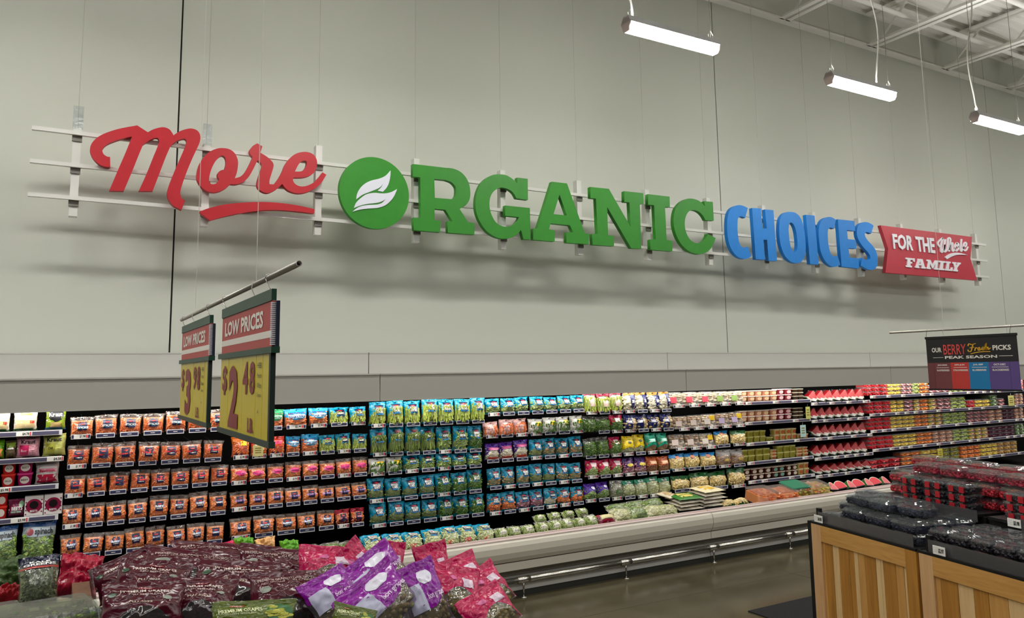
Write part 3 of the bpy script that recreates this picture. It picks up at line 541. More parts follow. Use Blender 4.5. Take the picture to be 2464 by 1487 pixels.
KIND = {
 'ST': K('carrot_bag', 'carrot chip bag, teal label', 'bag', ('shred', 'carrot', 230), CLR, CARL+[(.27, .75, .42, .53, '#1b8fb0', 'wave')], [('STICKS', .25, .77, .44, .54, WT)]),
 'SH': K('carrot_bag', 'shredded carrot bag, red band', 'bag', ('shred', 'carrot', 260), NVY, CARL+[(.14, .86, .49, .57, '#d8323c', 'wave')], [('CARROTS', .36, .66, .42, .47, WT)]),
 'SC': K('carrot_bag', 'shredded carrot bag, low red band', 'bag', ('shred', 'carrot', 260), CLR, CARL+[(.1, .9, .46, .53, '#c92e30', 'wave')]),
 'BC': K('carrot_bag', 'baby carrot bag, light blue band', 'bag', ('baby', 'baby', 120), NVY, CARL+[(.27, .75, .5, .6, '#7fa8de', None)], [('BABY', .3, .72, .51, .6, WT), ('CARROTS', .36, .66, .43, .48, WT)]),
 'BK': K('carrot_bag', 'baby carrot bag, dark blue label', 'bag', ('baby', 'baby', 120), CLR, CARL+[(.3, .72, .48, .58, '#2c62a8', None)], [('BABY', .32, .7, .49, .57, WT)]),
 'PK': K('carrot_bag', 'baby carrot bag, pink oval label', 'bag', ('baby', 'baby', 120), film_mat('clear_film_red_foot', tint='#fff6f0', haze=.06, bot='#a8183a', bv=.12), [(.2, .84, .4, .72, '#d42a6c', 'oval'), (.14, .88, .5, .58, '#e9a9cf', 'wave')], [('CARROTS', .26, .78, .51, .57, '#5c2a86')]),
 'PL': K('carrot_bag', 'bag of carrots, lilac banded label', 'bag', ('baby', 'baby', 120), NVY, CARL+[(.16, .86, .46, .56, '#c9a4dc', 'wave')], [('ORGANIC', .3, .74, .48, .54, '#4a2a74')]),
 'RB': K('carrot_bag', 'dark red carrot bag, pink stripe', 'bag', ('baby', 'baby', 120), film_mat('maroon_foot_film', tint='#fff0ec', bot='#5e1230', bv=.42, top='#b01c34', tv=.8), CARL+[(.3, .72, .46, .56, '#e58aa4', None)]),
 'SB': K('snack_bag', 'light blue snack shaker bag', 'bag', ('baby', 'carrot', 90), film_mat('sky_film', top='#2a9fd6', tv=.42, flare=-.2), [(.12, .9, .5, .68, '#bfe4f4', 'wave')], [('BOLTHOUSE', .16, .86, .74, .83, '#123a7c'), ('SHAKERS', .16, .86, .53, .65, '#12306c'), ('FRESH', .36, .66, .68, .73, WT)]),
 'SG': K('snack_bag', 'green snack shaker bag', 'bag', ('baby', 'carrot', 90), film_mat('green_film', top='#1f9a5a', tv=.42, flare=-.2), [(.12, .9, .5, .68, '#a8dcb8', 'wave')], [('BOLTHOUSE', .16, .86, .74, .83, '#0c4a34'), ('SHAKERS', .16, .86, .53, .65, '#0c4a34')]),
 'OB': K('carrot_bag', 'orange carrot bag, yellow sticker', 'bag', ('stick', 'carrot', 150), film_mat('orange_film', top='#e8761c', tv=.74, tint='#ffe0c4'), [(.45, .85, .58, .8, '#f2d21c', 'wave'), (.16, .38, .08, .2, '#3a1f5c', 'oval'), (.4, .62, .08, .2, '#3a1f5c', 'oval')]),
 'RW': K('carrot_bag', 'red and white snack carrot bag', 'bag', ('stick', 'carrot', 150), film_mat('red_white_film', top='#d9242c', tv=.6), [(.14, .8, .34, .62, '#f0e6e2', 'wave'), (.1, .3, .1, .3, '#3a1f5c', 'oval')]),
 'RO': K('carrot_bag', 'orange red carrot bag, pink script', 'bag', ('stick', 'carrot', 150), film_mat('orange_red_film', top='#d93a22', tv=.5, tint='#ffd8c0'), [(.14, .86, .62, .78, '#e03c74', 'wave'), (.16, .38, .08, .22, '#3a1f5c', 'oval'), (.42, .64, .08, .22, '#3a1f5c', 'oval')]),
 'CE': K('celery_bag', 'teal bag of celery sticks', 'bag', ('celery', 'celery', 80, PI/2), TEALT, HEBL, [('CELERY\nSTICKS', .31, .73, .555, .76, WT)]),
 'CS': K('celery_bag', 'small teal bag of celery snacks', 'bag', ('celery', 'celery', 80, PI/2), TEALT, HEBL, [('CELERY', .34, .7, .6, .7, WT)]),
 'AS': K('asparagus_bag', 'teal bag of asparagus spears', 'bag', ('spear', 'spear', 110, PI/2), TEALT, HEBL, [('ASPARAGUS', .32, .72, .61, .7, WT)]),
 'SN': K('pea_pod_bag', 'teal bag of snow peas', 'bag', ('bean', 'pea', 150), TEALF, HEBL, [('SNOW PEAS', .32, .72, .6, .7, WT)]),
 'GB': K('green_bean_bag', 'teal bag of green beans', 'bag', ('bean', 'bean', 170), TEALF, HEBL+[(.08, .22, .5, .62, '#dfe6dc', 'oval')], [('GREEN\nBEANS', .31, .73, .555, .76, WT)]),
 'BR': K('broccoli_bag', 'teal bag of broccoli florets', 'bag', ('floret', 'broc', 80), TEALF, HEBL, [('BROCCOLI\nFLORETS', .31, .73, .555, .76, WT)]),
 'VG': K('vegetable_bag', 'teal bag of mixed vegetables', 'bag', ('floret', 'mixv', 80), TEALF, HEBL, [('VEGETABLE\nMEDLEY', .31, .73, .555, .76, WT)]),
 'BS': K('sprout_bag', 'teal bag of brussels sprouts', 'bag', ('sprout', 'pea', 110), TEALF, HEBL, [('BRUSSELS\nSPROUTS', .31, .73, .555, .76, WT)]),
 'SW': K('sweet_potato_bag', 'teal bag of cubed sweet potato', 'bag', ('cube', 'sweet', 120), TEALF, HEBL, [('SWEET\nPOTATO', .31, .73, .555, .76, WT)]),
 'ON': K('onion_bag', 'teal bag of sliced red onion', 'bag', ('lump', 'onion', 100), TEALF, HEBL, [('ONION', .34, .7, .6, .7, WT)]),
 'CF': K('cauliflower_bag', 'teal bag of cauliflower florets', 'bag', ('floret', 'caul', 80), TEALF, HEBL, [('CAULIFLOWER', .32, .72, .6, .69, WT)]),
 'WY': K('vegetable_bag', 'white printed bag, yellow sticker', 'bag', ('spear', 'bean', 60, PI/2), film_mat('white_side_film', left=('#d9d6cf', .6), top='#d9d6cf', tv=.82), [(.42, .88, .56, .8, '#f0c414', 'wave')], [('bom', .12, .42, .5, .6, '#8a8880')]),
 'BP': K('baby_carrot_bag', 'pale pink printed bag of carrots', 'bag', ('stick', 'carrot', 130, PI/2), film_mat('pink_side_film', left=('#e9b9b4', .6), top='#e9b9b4', tv=.85), (), [('bom', .16, .5, .5, .62, '#8a6f70')]),
 'PU': K('cauliflower_bag', 'purple and pink bag of cauliflower', 'bag', ('floret', 'caul', 80), film_mat('purple_film', top='#4c1a92', tv=.8, flare=.5, bot='#3a1470', bv=.1), [(.12, .88, .66, .8, '#c9508c', 'wave'), (.08, .92, .1, .24, '#c43a2c', 'wave')]),
 'CH': K('celery_bag', 'tall clear bag of celery hearts', 'bag', ('celery', 'celery', 80, PI/2), film_mat('crimson_foot_film', top='#8c1c38', tv=.86, bot='#b02444', bv=.12, haze=.1), [(.3, .7, .3, .7, '#e6c9c2', None)]),
 'PN': K('potato_bag', 'navy bag showing pale potatoes', 'bag', ('ball', 'caul', 60), film_mat('navy_side_film', left=('#16205e', .05), top='#b0803a', tv=.84), [(.5, .98, .03, .84, '#18246a', None), (.55, .92, .45, .6, '#e4e4ee', 'wave')]),
 'PY': K('potato_bag', 'navy bag showing yellow potatoes', 'bag', ('ball', 'pot', 60), film_mat('navy_left_film', left=('#16205e', .55), top='#16205e', tv=.86), [(.1, .5, .5, .66, '#d8d8e6', 'wave')]),
 'GN': K('green_bean_bag', 'clear bag of green beans', 'bag', ('bean', 'bean', 180), CLR, [(.3, .74, .5, .66, '#3a4c20', None)]),
 'GP': K('green_bean_bag', 'clear bag of beans, pink header', 'bag', ('bean', 'bean', 170), film_mat('pink_head_film', top='#b81c4a', tv=.7, flare=.4), [(.3, .72, .6, .84, '#e9d6d6', 'wave')]),
 'YL': K('salad_bag', 'bright yellow topped bag of greens', 'bag', ('leaf', 'pale', 70), film_mat('yellow_film', top='#e8c80c', tv=.42, flare=.2, bot='#3a1f5c', bv=.1), [(.34, .66, .62, .74, '#2c2a18', 'oval')]),
 'TG': K('vegetable_bag', 'sea green topped bag of mushrooms', 'bag', ('lump', 'brown', 100), film_mat('seagreen_film', top='#0f9a7c', tv=.42, flare=.2), [(.2, .8, .56, .72, '#a6dccb', 'wave')]),
 'PB': K('sprout_bag', 'pink topped bag of green sprouts', 'bag', ('sprout', 'pea', 110), film_mat('pink_film', top='#c41c50', tv=.62, flare=.4, bot='#e0a0b0', bv=.08), [(.3, .8, .62, .86, '#ecd0d4', 'trap')]),
 'PR': K('potato_bag', 'dark purple bag of small potatoes', 'bag', ('ball', 'onion', 60), film_mat('deep_purple_film', top='#38125e', tv=.5), [(.2, .8, .5, .7, '#d8c24a', 'oval')]),
 'OR': K('potato_bag', 'orange brown bag of fingerling potatoes', 'bag', ('lump', 'brown', 100), film_mat('rust_film', top='#b4501e', tv=.5, tint='#f0c8a8'), [(.2, .8, .56, .74, '#e8b890', 'wave')]),
 'VI': K('salad_bag', 'violet topped bag of leafy greens', 'bag', ('leaf', 'leaf', 140), film_mat('violet_film', top='#42128a', tv=.62, flare=.3, bot='#38107a', bv=.1), [(.5, .8, .68, .84, '#dcd2f0', 'oval')]),
 'CG': K('sprout_bag', 'clear bag of pale sprouts', 'bag', ('leaf', 'grey', 150), film_mat('grey_clear_film', haze=.12, tint='#f0f0e4'), [(.25, .75, .3, .5, '#5c7a50', 'wave')]),
 'CT': K('sprout_bag', 'clear sprout bag, green header', 'bag', ('leaf', 'pale', 150), film_mat('green_head_film', top='#2f8c6c', tv=.82, haze=.12, tint='#f0f0e4'), [(.3, .7, .84, .95, '#e0eae4', None)]),
 'BL': K('broccoli_bag', 'broccoli slaw bag, pink sticker', 'bag', ('stick', 'pale', 170), film_mat('teal_corner_film', top=TEAL, tv=.72, flare=.35), HEBL+[(.2, .55, .06, .18, '#e8686c', 'wave')], [('BROCCOLI\nFLORETS', .3, .76, .6, .84, WT)]),
 'BM': K('bean_pouch', 'pouch of green beans, white label', 'bag', ('bean', 'pea', 150), CLR, [(.2, .92, .04, .84, '#e2ddd2', None)], [('bom', .36, .76, .3, .42, '#9a968c')]),
 'RN': K('pepper_bag', 'red ended pouch with cream label', 'bag', ('lump', 'onion', 100), film_mat('red_net_film', top='#b81c3c', tv=.82, bot='#b81c3c', bv=.16), [(.12, .88, .2, .8, '#dcd098', None)]),
 'LF': K('lettuce_bag', 'clear bag of pale lettuce', 'bag', ('leaf', 'pale', 200), CLR, ()),
 'LG': K('lettuce_bag', 'clear bag of dark leafy greens', 'bag', ('leaf', 'leaf', 200), CLR, ()),
 'SP': K('spinach_bag', 'large blue topped bag of spinach', 'bag', ('leaf', 'leaf', 260), film_mat('blue_film', top='#1b4f8c', tv=.88, flare=0, bot='#1660a8', bv=.1), [(.0, 1., .68, .88, '#98a4ac', None), (.12, .32, .7, .86, '#7c2430', 'oval'), (.36, .48, .16, .24, '#d4d8c8', 'oval'), (.54, .66, .17, .25, '#d4d8c8', 'oval'), (.72, .84, .18, .26, '#d4d8c8', 'oval')], [('spinach', .36, .9, .69, .86, '#12141c')]),
 'CN': K('corn_bag', 'green topped bag of corn ears', 'bag', ('baby', 'corn', 110, PI/2), film_mat('green_corn_film', top='#1d5c2c', tv=.78, flare=.1, bot='#1d5c2c', bv=.1), ()),
 'CB': K('corn_bag', 'blue tray of corn ears', 'bag', ('baby', 'corn', 110, PI/2), film_mat('blue_corn_film', top='#1f86cc', tv=.8, flare=0, bot='#1f86cc', bv=.12), [(.3, .6, .7, .9, '#d88c6c', 'oval')]),
 'GR': K('mushroom_bag', 'grey pouch of dried mushrooms', 'bag', ('lump', 'brown', 100), film_mat('grey_film', top='#8a8684', tv=.7, haze=.16), [(.3, .7, .3, .5, '#c8a860', 'wave')]),
}
PAL['kale'] = ['#4a5c34', '#6f8250', '#8c9c6c', '#35481f', '#a8b48c']
PAL['corn'] = ['#f0d488', '#f8e4a8', '#e4c060', '#f4dc98']
SPV = random.Random(3)
def pack(code, x, y, z, w, h, label, group, dscale=None, rot=None, var=None):
    k = KIND[code]; var = SPV.randrange(NVAR) if var is None else var
    o = link(k['name'], BODY[var], None, (x, y, z), rot or (SPV.uniform(-.05, .03), SPV.uniform(-.05, .05), SPV.uniform(-.1, .1)))
    o.scale = (w/BW, dscale or min(1.25, max(.75, w/BW)), h/BH)
    o.material_slots[0].link = 'OBJECT'; o.material_slots[0].material = k['film']
    tag(o, label, k['cat'], group)
    c = k['con']; f = link('filling', content(c[0], c[1], c[2], var, c[3] if len(c) > 3 else None), o); f['kind'] = 'stuff'
    for q in k['labels']: link('label', patch(var, *q), o)
    for q in k['texts']: link('lettering', lett(var, *q), o)
    return o
# price tags: little white or navy cards held under each facing
TAGM = [PAPER, mat('#2a2c4c', .4, name='tag_navy'), mat('#d6484c', .5, name='tag_red'), mat('#1d1d22', .5, name='tag_ink'), mat('#d8d6d8', .3, name='tag_holder_edge')]
def tag_mesh(white, price):
    m = MB(); m.box(-.5, .5, 0, .04, -.5, .5, 4)
    if white:
        m.box(-.48, .48, -.03, .0, -.42, .42, 0); m.box(-.48, -.36, -.05, -.03, -.36, .36, 1); m.box(.26, .36, -.05, -.03, -.3, .34, 2); m.box(.37, .48, -.05, -.03, -.36, .36, 1)
        for i in range(3): m.box(-.33, -.1, -.045, -.03, .18-.2*i, .24-.2*i, 4)
        put_text(m, price, lambda u, v: (-.06+.3*u, -.05, -.3+.6*v), .03, 3)
    else:
        m.box(-.46, .46, -.03, .0, -.3, .3, 1); m.box(-.12, .12, -.045, -.03, -.08, .06, 4)
    return m.mesh('price_tag', TAGM)
PRICES = {p: tag_mesh(True, p) for p in ('$1.98', '$1.97', '$1.88', '$2.98', '$2.97', '$3.98', '$4.58', '$4.78', '$5.98', '$2.48')}
NAVT = tag_mesh(False, '')
def case_at(X):
    for a, b, c in CASES:
        if a <= X < b: return c
    return CASES[-1][2]
def price(X, Y, z, w, h, which):
    return link('price_tag', NAVT if which is None else PRICES[which], case_at(X), (X, Y, z), (-.08, 0, 0), (w, .03, h))
HOOKM = MB(); HOOKM.tube([(0, .5, .01), (0, -.02, 0)], .004, 5); HOOK = HOOKM.mesh('peg_hook', BLACK)
def row(sec, rname, Lf, Rt, codes, tags='', tagh=.034, Y=PY, ratio=None, gap=.98, rot=None, start=0, anchor='kraut end', hang=True):
    codes = codes.split(); n = len(codes); a, b = at_y(Lf[0], Lf[1], Y), at_y(Rt[0], Rt[1], Y)
    ha, hb = at_y(Lf[0], Lf[2], Y).z-a.z, at_y(Rt[0], Rt[2], Y).z-b.z
    rr = ratio or [1]*n; T = sum(rr); acc = 0
    for i, c in enumerate(codes):
        s = (acc+rr[i]/2)/T; w_ = (b.x-a.x)*rr[i]/T; acc += rr[i]
        if c == '-': continue
        x = a.x+(b.x-a.x)*s; z = a.z+(b.z-a.z)*s; h = (ha+(hb-ha)*s)*SPV.uniform(.95, 1.06)
        pack(c, x, Y+SPV.uniform(-.01, .01), z, w_*gap, h, f"{KIND[c]['look']}, {ORD[start+i]} from {anchor}, {rname} of {sec}", KIND[c]['look'] + ', ' + sec, rot=rot and (rot + SPV.uniform(-.06, .06), SPV.uniform(-.05, .05), SPV.uniform(-.06, .06)))
        if hang:
            t = tags[i] if i < len(tags) else 'n'
            if t != '-': price(x-.005, Y-.05, z+tagh*.08, w_*.78, tagh, None if t == 'n' else {'1': '$1.98', '2': '$1.97', '3': '$2.98', '4': '$3.98', '5': '$2.97', '6': '$1.88', '7': '$2.48'}[t])
            link('peg_hook', HOOK, case_at(x), (x, Y, z+h*.93))
SA, SB_, SC_, SD, SE, SF = 'first carrot bay', 'second carrot bay', 'celery bay', 'cauliflower bay', 'potato bay', 'mushroom bay'
R5 = ('top row', 'second row', 'third row', 'fourth row', 'bottom row')
row(SA, R5[0], (166, 1052, 1003), (551, 1031, 985), 'ST ST ST ST ST ST ST', '1nnnnnn')
row(SA, R5[1], (157, 1123, 1072), (536, 1104, 1056), 'SH SC SC SH SH SH SH', '2nnnnnn')
row(SA, R5[2], (152, 1193, 1144), (549, 1160, 1118), 'SC SC SC SH SH SH SH SH', '2nnnnnnn')
row(SA, R5[3], (146, 1267, 1216), (546, 1230, 1180), 'BC BK BK BC BC BC BC BK', '6nnnnnnn')
row(SA, R5[4], (141, 1340, 1288), (538, 1299, 1253), 'BC BC BC BC BK BC BC BK', 'nnnnnnnn')
row(SB_, R5[0], (556, 1036, 985), (880, 1017, 978), 'ST ST SG SB SB CS CS', '33n33n3', ratio=[.85, .85, .8, 1.25, 1.05, 1.1, .95])
row(SB_, R5[1], (555, 1101, 1052), (882, 1082, 1042), 'OB RW RO SB SB CS CS CS', '333n3n3n', ratio=[1.05, 1, 1, .9, 1.1, 1.05, 1, 1])
row(SB_, R5[2], (551, 1162, 1122), (884, 1139, 1100), 'PK PK PK PK PK PK PK PK', '6nn4nn3n')
row(SB_, R5[3], (552, 1226, 1186), (882, 1193, 1158), 'PL PL PL PL PL PL PL PL', '4nnnnnnn')
row(SB_, R5[4], (550, 1294, 1246), (876, 1258, 1222), 'BK BC BC BC BC RB RB', '3nnnn4n', ratio=[1.1, 1.1, 1.1, 1, 1, .8, .8])
row(SC_, R5[0], (886, 1025, 966), (1165, 1013, 957), 'CE CE CE CE CE CE CE', '3nnnnnn')
row(SC_, R5[1], (890, 1094, 1030), (1158, 1082, 1022), 'AS AS AS AS SN SN GB', '4nnn4nn')
row(SC_, R5[2], (885, 1141, 1102), (1158, 1119, 1086), 'WY WY SN SN SN SN SN', '3n4n4nn')
row(SC_, R5[3], (882, 1206, 1154), (1158, 1179, 1131), 'BR BR BR BR GB GB GB', '4nnn4nn')
row(SC_, R5[4], (888, 1265, 1215), (1164, 1235, 1187), 'BR BR BR BR GB GB GB', '4nnn4nn')
row(SD, R5[0], (1166, 998, 962), (1403, 987, 950), 'BS BS BS BS BS BS BS', '5nnnnnn')
row(SD, R5[1], (1161, 1051, 1015), (1401, 1037, 999), 'BP BP BP WY WY WY WY', '3n33nn4')
row(SD, R5[2], (1164, 1110, 1067), (1399, 1093, 1051), 'PU PU PU BR VG VG VG', 'nnn4n4n')
row(SD, R5[3], (1171, 1174, 1126), (1398, 1155, 1111), 'VG VG VG BR BR VG VG', 'n4n5n4n')
row(SD, R5[4], (1170, 1236, 1188), (1402, 1208, 1168), 'SW SW ON ON CF SW SW', '4n5n45n')
row(SE, R5[0], (1402, 994, 944), (1612, 987, 942), 'CH CH CH PN PN PN PN', '4n43n3n')
row(SE, R5[1], (1398, 1041, 1004), (1617, 1032, 994), 'GN GN GP PY PY PY PY', '-n43n3n')
row(SE, R5[2], (1401, 1100, 1054), (1606, 1085, 1041), 'GN GN GP YL YL TG TG', 'nn44n4n')
row(SE, R5[3], (1406, 1148, 1110), (1608, 1134, 1095), 'PB PB PB PR PR OR OR', '4n44n4n')
row(SE, R5[4], (1400, 1205, 1164), (1613, 1187, 1146), 'VI VI CG CT CT CT CT', '5n4n444')
# clear trays of mushrooms, hanging corn
TRAY_S = clear_mat('tray_film', '#fbf8f2', .12, .12, .1)
def frustum(mb, w0, d0, w1, d1, z0, z1, rr=.2, n=3, mi=None, cap=True):
    def rr_(w_, d_, z):
        r_ = min(w_, d_)*rr; o = []
        for cx_, cy_, a0 in ((w_/2-r_, d_/2-r_, 0), (-w_/2+r_, d_/2-r_, PI/2), (-w_/2+r_, -d_/2+r_, PI), (w_/2-r_, -d_/2+r_, 1.5*PI)):
            for k in range(n+1): a = a0+PI/2*k/n; o.append((cx_+r_*math.cos(a), cy_+r_*math.sin(a), z))
        return o
    mb.loops([rr_(w0, d0, z0), rr_(w1, d1, z1)], cap, mi)
PAL['mush'] = ['#d8c4a4', '#e8dcc4', '#c4a884', '#efe6d4']; PAL['mushb'] = ['#9c7a58', '#b8987a', '#c8ac8c', '#e0d0b8']
MUSH = {}
def mushroom(kind, x, y, z, w_, h, label):
    if kind not in MUSH:
        m = MB(); frustum(m, .96, .36, .9, .2, 0, 1, .12); shell = m.mesh('tray_film', TRAY_S)
        m = MB(); r = random.Random(5)
        for _ in range(46):
            c = Vector((r.uniform(-.42, .42), -.06+r.uniform(-.05, .03), r.uniform(.08, .86))); R = r.uniform(.07, .11); rings = []
            for i in range(1, 4):
                t = PI*i/4; rings.append([c+Vector((R*math.sin(t)*math.cos(2*PI*k/7), R*1.0*math.cos(t)-.0, R*math.sin(t)*math.sin(2*PI*k/7)*.9)) for k in range(7)])
            m.loops(rings)
        m.box(-.44, .44, 0, .1, .02, .94)
        fill = m.mesh('mushroom_filling', pieces_mat('pieces_'+kind[0], PAL[kind[0]], .7), True)
        lab = MB(); lab.box(-.4, .0, -.205, -.19, .22, .62); lab = lab.mesh('label', mat(kind[1], .45, name='label_print'))
        st = None
        if kind[2]: st = MB(); st.box(0.0, .34, -.205, -.19, .5, .84); st = st.mesh('sticker', mat(kind[2], .45, name='sticker_print'))
        MUSH[kind] = (shell, fill, lab, st)
    sh, fi, la, st = MUSH[kind]
    o = link('mushroom_tray', sh, None, (x, y, z), (SPV.uniform(-.2, -.1), 0, SPV.uniform(-.05, .05)), (w_, .26, h)); tag(o, label, 'tray', 'mushroom trays')
    f = link('filling', fi, o); f['kind'] = 'stuff'; link('label', la, o)
    if st: link('sticker', st, o)
def mrow(rname, Lf, Rt, kinds):
    a, b = at_y(Lf[0], Lf[1], PY), at_y(Rt[0], Rt[1], PY); ha, hb = at_y(Lf[0], Lf[2], PY).z-a.z, at_y(Rt[0], Rt[2], PY).z-b.z; n = len(kinds)
    for i, (look, kind) in enumerate(kinds):
        s = (i+.5)/n; x = a.x+(b.x-a.x)*s; z = a.z+(b.z-a.z)*s; w_ = (b.x-a.x)/n
        mushroom(kind, x, PY, z, w_*.97, ha+(hb-ha)*s, f"{look}, {ORD[i]} from potato bay, {rname} of {SF}"); price(x+.01, PY-.075, z+.005, w_*.7, .034, '$2.97' if i % 2 == 0 else '$3.98')
MR, MG, MP, MY = ('mush', '#d8485c', None), ('mush', '#8aa85c', None), ('mushb', '#c9b4d8', '#e8c41c'), ('mush', '#e4d8cc', '#f0c414'); MW = ('mushb', '#e2cfc6', None)
mrow(R5[0], (1602, 979, 945), (1786, 971, 940), [('mushroom tray with red label', MR)]*3 + [('mushroom tray with green label', MG)]*2)
mrow(R5[1], (1616, 1034, 1003), (1785, 1023, 990), [('mushroom tray with pale label', MW)]*2 + [('mushroom tray with yellow sticker', MY), ('mushroom tray with lilac label', ('mushb', '#c9b4d8', None)), ('mushroom tray with sticker and lilac label', MP)])
mrow(R5[2], (1608, 1081, 1046), (1716, 1075, 1042), [('mushroom tray with pale label', MW)]*2 + [('mushroom tray with yellow sticker', MY)])
row(SF, R5[2], (1716, 1074, 1037), (1791, 1067, 1036), 'CB CN', 'n4', start=3, anchor='potato bay')
row(SF, R5[3], (1608, 1131, 1096), (1790, 1117, 1078), 'CB CB CB GR GR', '4nn4n', anchor='potato bay')
row(SF, R5[4], (1612, 1181, 1146), (1792, 1167, 1126), 'CN CN CN CN', 'nnn4', anchor='potato bay')

# ------------------------------------------------------------------ shelves with price rails
RAILM = [mat('#d9d7da', .35, name='price_rail'), mat('#55526a', .4, name='rail_insert'), PAPER, TAGM[3], TAGM[2]]
class Shelf: pass
def shelf(px0, px1, x_from=None, x_to=None, prices=(), rail=.036, seed=0, n_tags=None):
    """shelf board with its price rail along the sight line px0 -> px1"""
    a, b = at_y(px0[0], px0[1], SHY), at_y(px1[0], px1[1], SHY); s = Shelf(); s.z = (a.z+b.z)/2 + rail/2; s.a, s.b, s.p0, s.p1 = a, b, px0, px1
    X0, X1 = (a.x if x_from is None else x_from), (b.x if x_to is None else x_to); s.X0, s.X1 = X0, X1
    c = case_at((a.x+b.x)/2); m = MB(); m.box(X0, X1, SHY+.004, 6.92, s.z-.022, s.z-.002); so = link('shelf', m.mesh('shelf', INNER), c)
    m = MB(); m.box(X0, X1, SHY-.006, SHY+.004, s.z-rail, s.z, 0); r = random.Random(seed); x = X0+.01
    ro = link('price_rail', m.mesh('price_rail', RAILM), so)
    m = MB(); k = 0
    while x < X1-.08:
        w_ = r.choice((.09, .1, .1)); g = min(r.choice((.1, .22, .35)), X1-x-w_-.02)
        t = MB(); t.box(x, x+w_, SHY-.009, SHY-.006, s.z-rail*.92, s.z-rail*.08, 2)
        pr = prices[k % len(prices)] if prices else '$3.98'
        put_text(t, pr, lambda u, v: (x+w_*(.4+.45*u), SHY-.0095, s.z-rail*(.8-.55*v)), .03, 3); t.box(x+w_*.88, x+w_*.97, SHY-.0095, SHY-.009, s.z-rail*.85, s.z-rail*.15, 4)
        link('price_card', t.mesh('price_card', RAILM), so); k += 1
        if g > .03: t = MB(); t.box(x+w_+.005, x+w_+g, SHY-.008, SHY-.006, s.z-rail*.82, s.z-rail*.18, 1); link('rail_insert', t.mesh('rail_insert', RAILM), so)
        x += w_+max(g, .02)
    return s
def sx(s, px):   # x of a photograph column on the shelf edge
    t = (px-s.p0[0])/(s.p1[0]-s.p0[0]); return at_y(px, s.p0[1]+(s.p1[1]-s.p0[1])*t, SHY).x
FR = {'red': ['#c4101c', '#e8303a', '#f0606a', '#d81c2a'], 'yellow': ['#f0cc3c', '#f8e070', '#e4b424', '#fbeaa0'], 'darkred': ['#6a0c1c', '#a81c34', '#d8909c', '#8c1428', '#f0d8d0'], 'lime': ['#a8c048', '#c8d878', '#dce4a4', '#8cac34'], 'orange': ['#f07c2c', '#f8a050', '#e86018', '#fcc080'],
      'mixed': ['#e8303a', '#f8e070', '#a8c048', '#f07c2c', '#f4ece0'], 'cream': ['#f0dcb8', '#e0a888', '#d84848', '#f8ecd4'], 'purple': ['#381428', '#5c2040', '#8c5468', '#2c1020'], 'green': ['#2c5c24', '#5c8c3c', '#a8c078', '#e0e8d0'], 'tan': ['#e8c078', '#d8a450', '#f4d8a0'], 'olive': ['#9c9830', '#bcb850', '#84802a'], 'pinkf': ['#f0989c', '#e86c74', '#f8c0c0']}
for k_, v_ in FR.items(): PAL['f_'+k_] = v_
TUBS = {}
SHELLM = clear_mat('tub_shell', '#fdfbf8', .14, .1, .06); LIDM = film_mat('tub_lid', tint='#f6f4f0', haze=.35, gloss=.2, rough=.15, bump=.1)
def fruit_tub_meshes(pal, shape):
    k = (pal, shape)
    if k in TUBS: return TUBS[k]
    r = random.Random(len(pal)*7+len(shape)); m = MB()
    if shape == 'bowl': frustum(m, .62, .62, .96, .96, 0, .78, .45, 3)
    else: frustum(m, .84, .84, .97, .97, 0, .84, .16, 2)
    shell = m.mesh('tub_shell', SHELLM)
    m = MB(); m.box(-.4, .4, -.38, .4, .03, .72)
    for _ in range(34):
        s = r.uniform(.09, .15); M = Matrix.Translation((r.uniform(-.38, .38), r.uniform(-.42, -.3), r.uniform(.1, .74))) @ Matrix.Rotation(r.uniform(0, 3), 4, 'Y') @ Matrix.Rotation(r.uniform(-.6, .6), 4, 'X'); m.box(-s, s, -s*.7, s*.7, -s*.8, s*.8, M=M)
    fill = m.mesh('fruit_filling', pieces_mat('pieces_f_'+pal, FR[pal], .3))
    m = MB()
    if shape == 'bowl': frustum(m, .99, .99, .99, .99, .76, .82, .45, 3); frustum(m, .9, .9, .55, .55, .82, .98, .45, 3)
    else: frustum(m, 1, 1, 1, 1, .82, .9, .16, 2); frustum(m, .86, .86, .82, .82, .9, .98, .16, 2)
    lid = m.mesh('lid', LIDM); TUBS[k] = (shell, fill, lid); return TUBS[k]
def dip_tub_meshes(bodyc, lidc, labc, txt=None):
    k = (bodyc, lidc, labc, txt)
    if k in TUBS: return TUBS[k]
    m = MB(); frustum(m, .8, .8, .94, .94, 0, .86, .22, 3); b = m.mesh('tub_body', mat(bodyc, .3, name='tub_plastic'))
    m = MB(); frustum(m, 1, 1, 1, 1, .84, .98, .22, 3); l = m.mesh('lid', mat(lidc, .35, name='lid_plastic'))
    m = MB(); S = lambda u, v: Vector((-.3+.6*u, -.412-.062*v*.86-.004, .12+.62*v))
    if labc: m.loops([[S(.5+.5*math.cos(2*PI*i/14), .5+.5*math.sin(2*PI*i/14)) for i in range(14)], [S(.5+.5*math.cos(2*PI*i/14), .5+.5*math.sin(2*PI*i/14))+Vector((0, -.012, 0)) for i in range(14)]], True, 0)
    if txt: put_text(m, txt, lambda u, v: S(.12+.76*u, .38+.25*v)+Vector((0, -.016, 0)), .02, 1)
    lb = m.mesh('label', [mat(labc or '#ffffff', .4, name='label_print'), mat('#2c2a28', .5, name='ink')]); TUBS[k] = (b, l, lb); return TUBS[k]
LEV = {1: ['alone'], 2: ['lower', 'upper'], 3: ['bottom', 'middle', 'top']}
CNT = {}
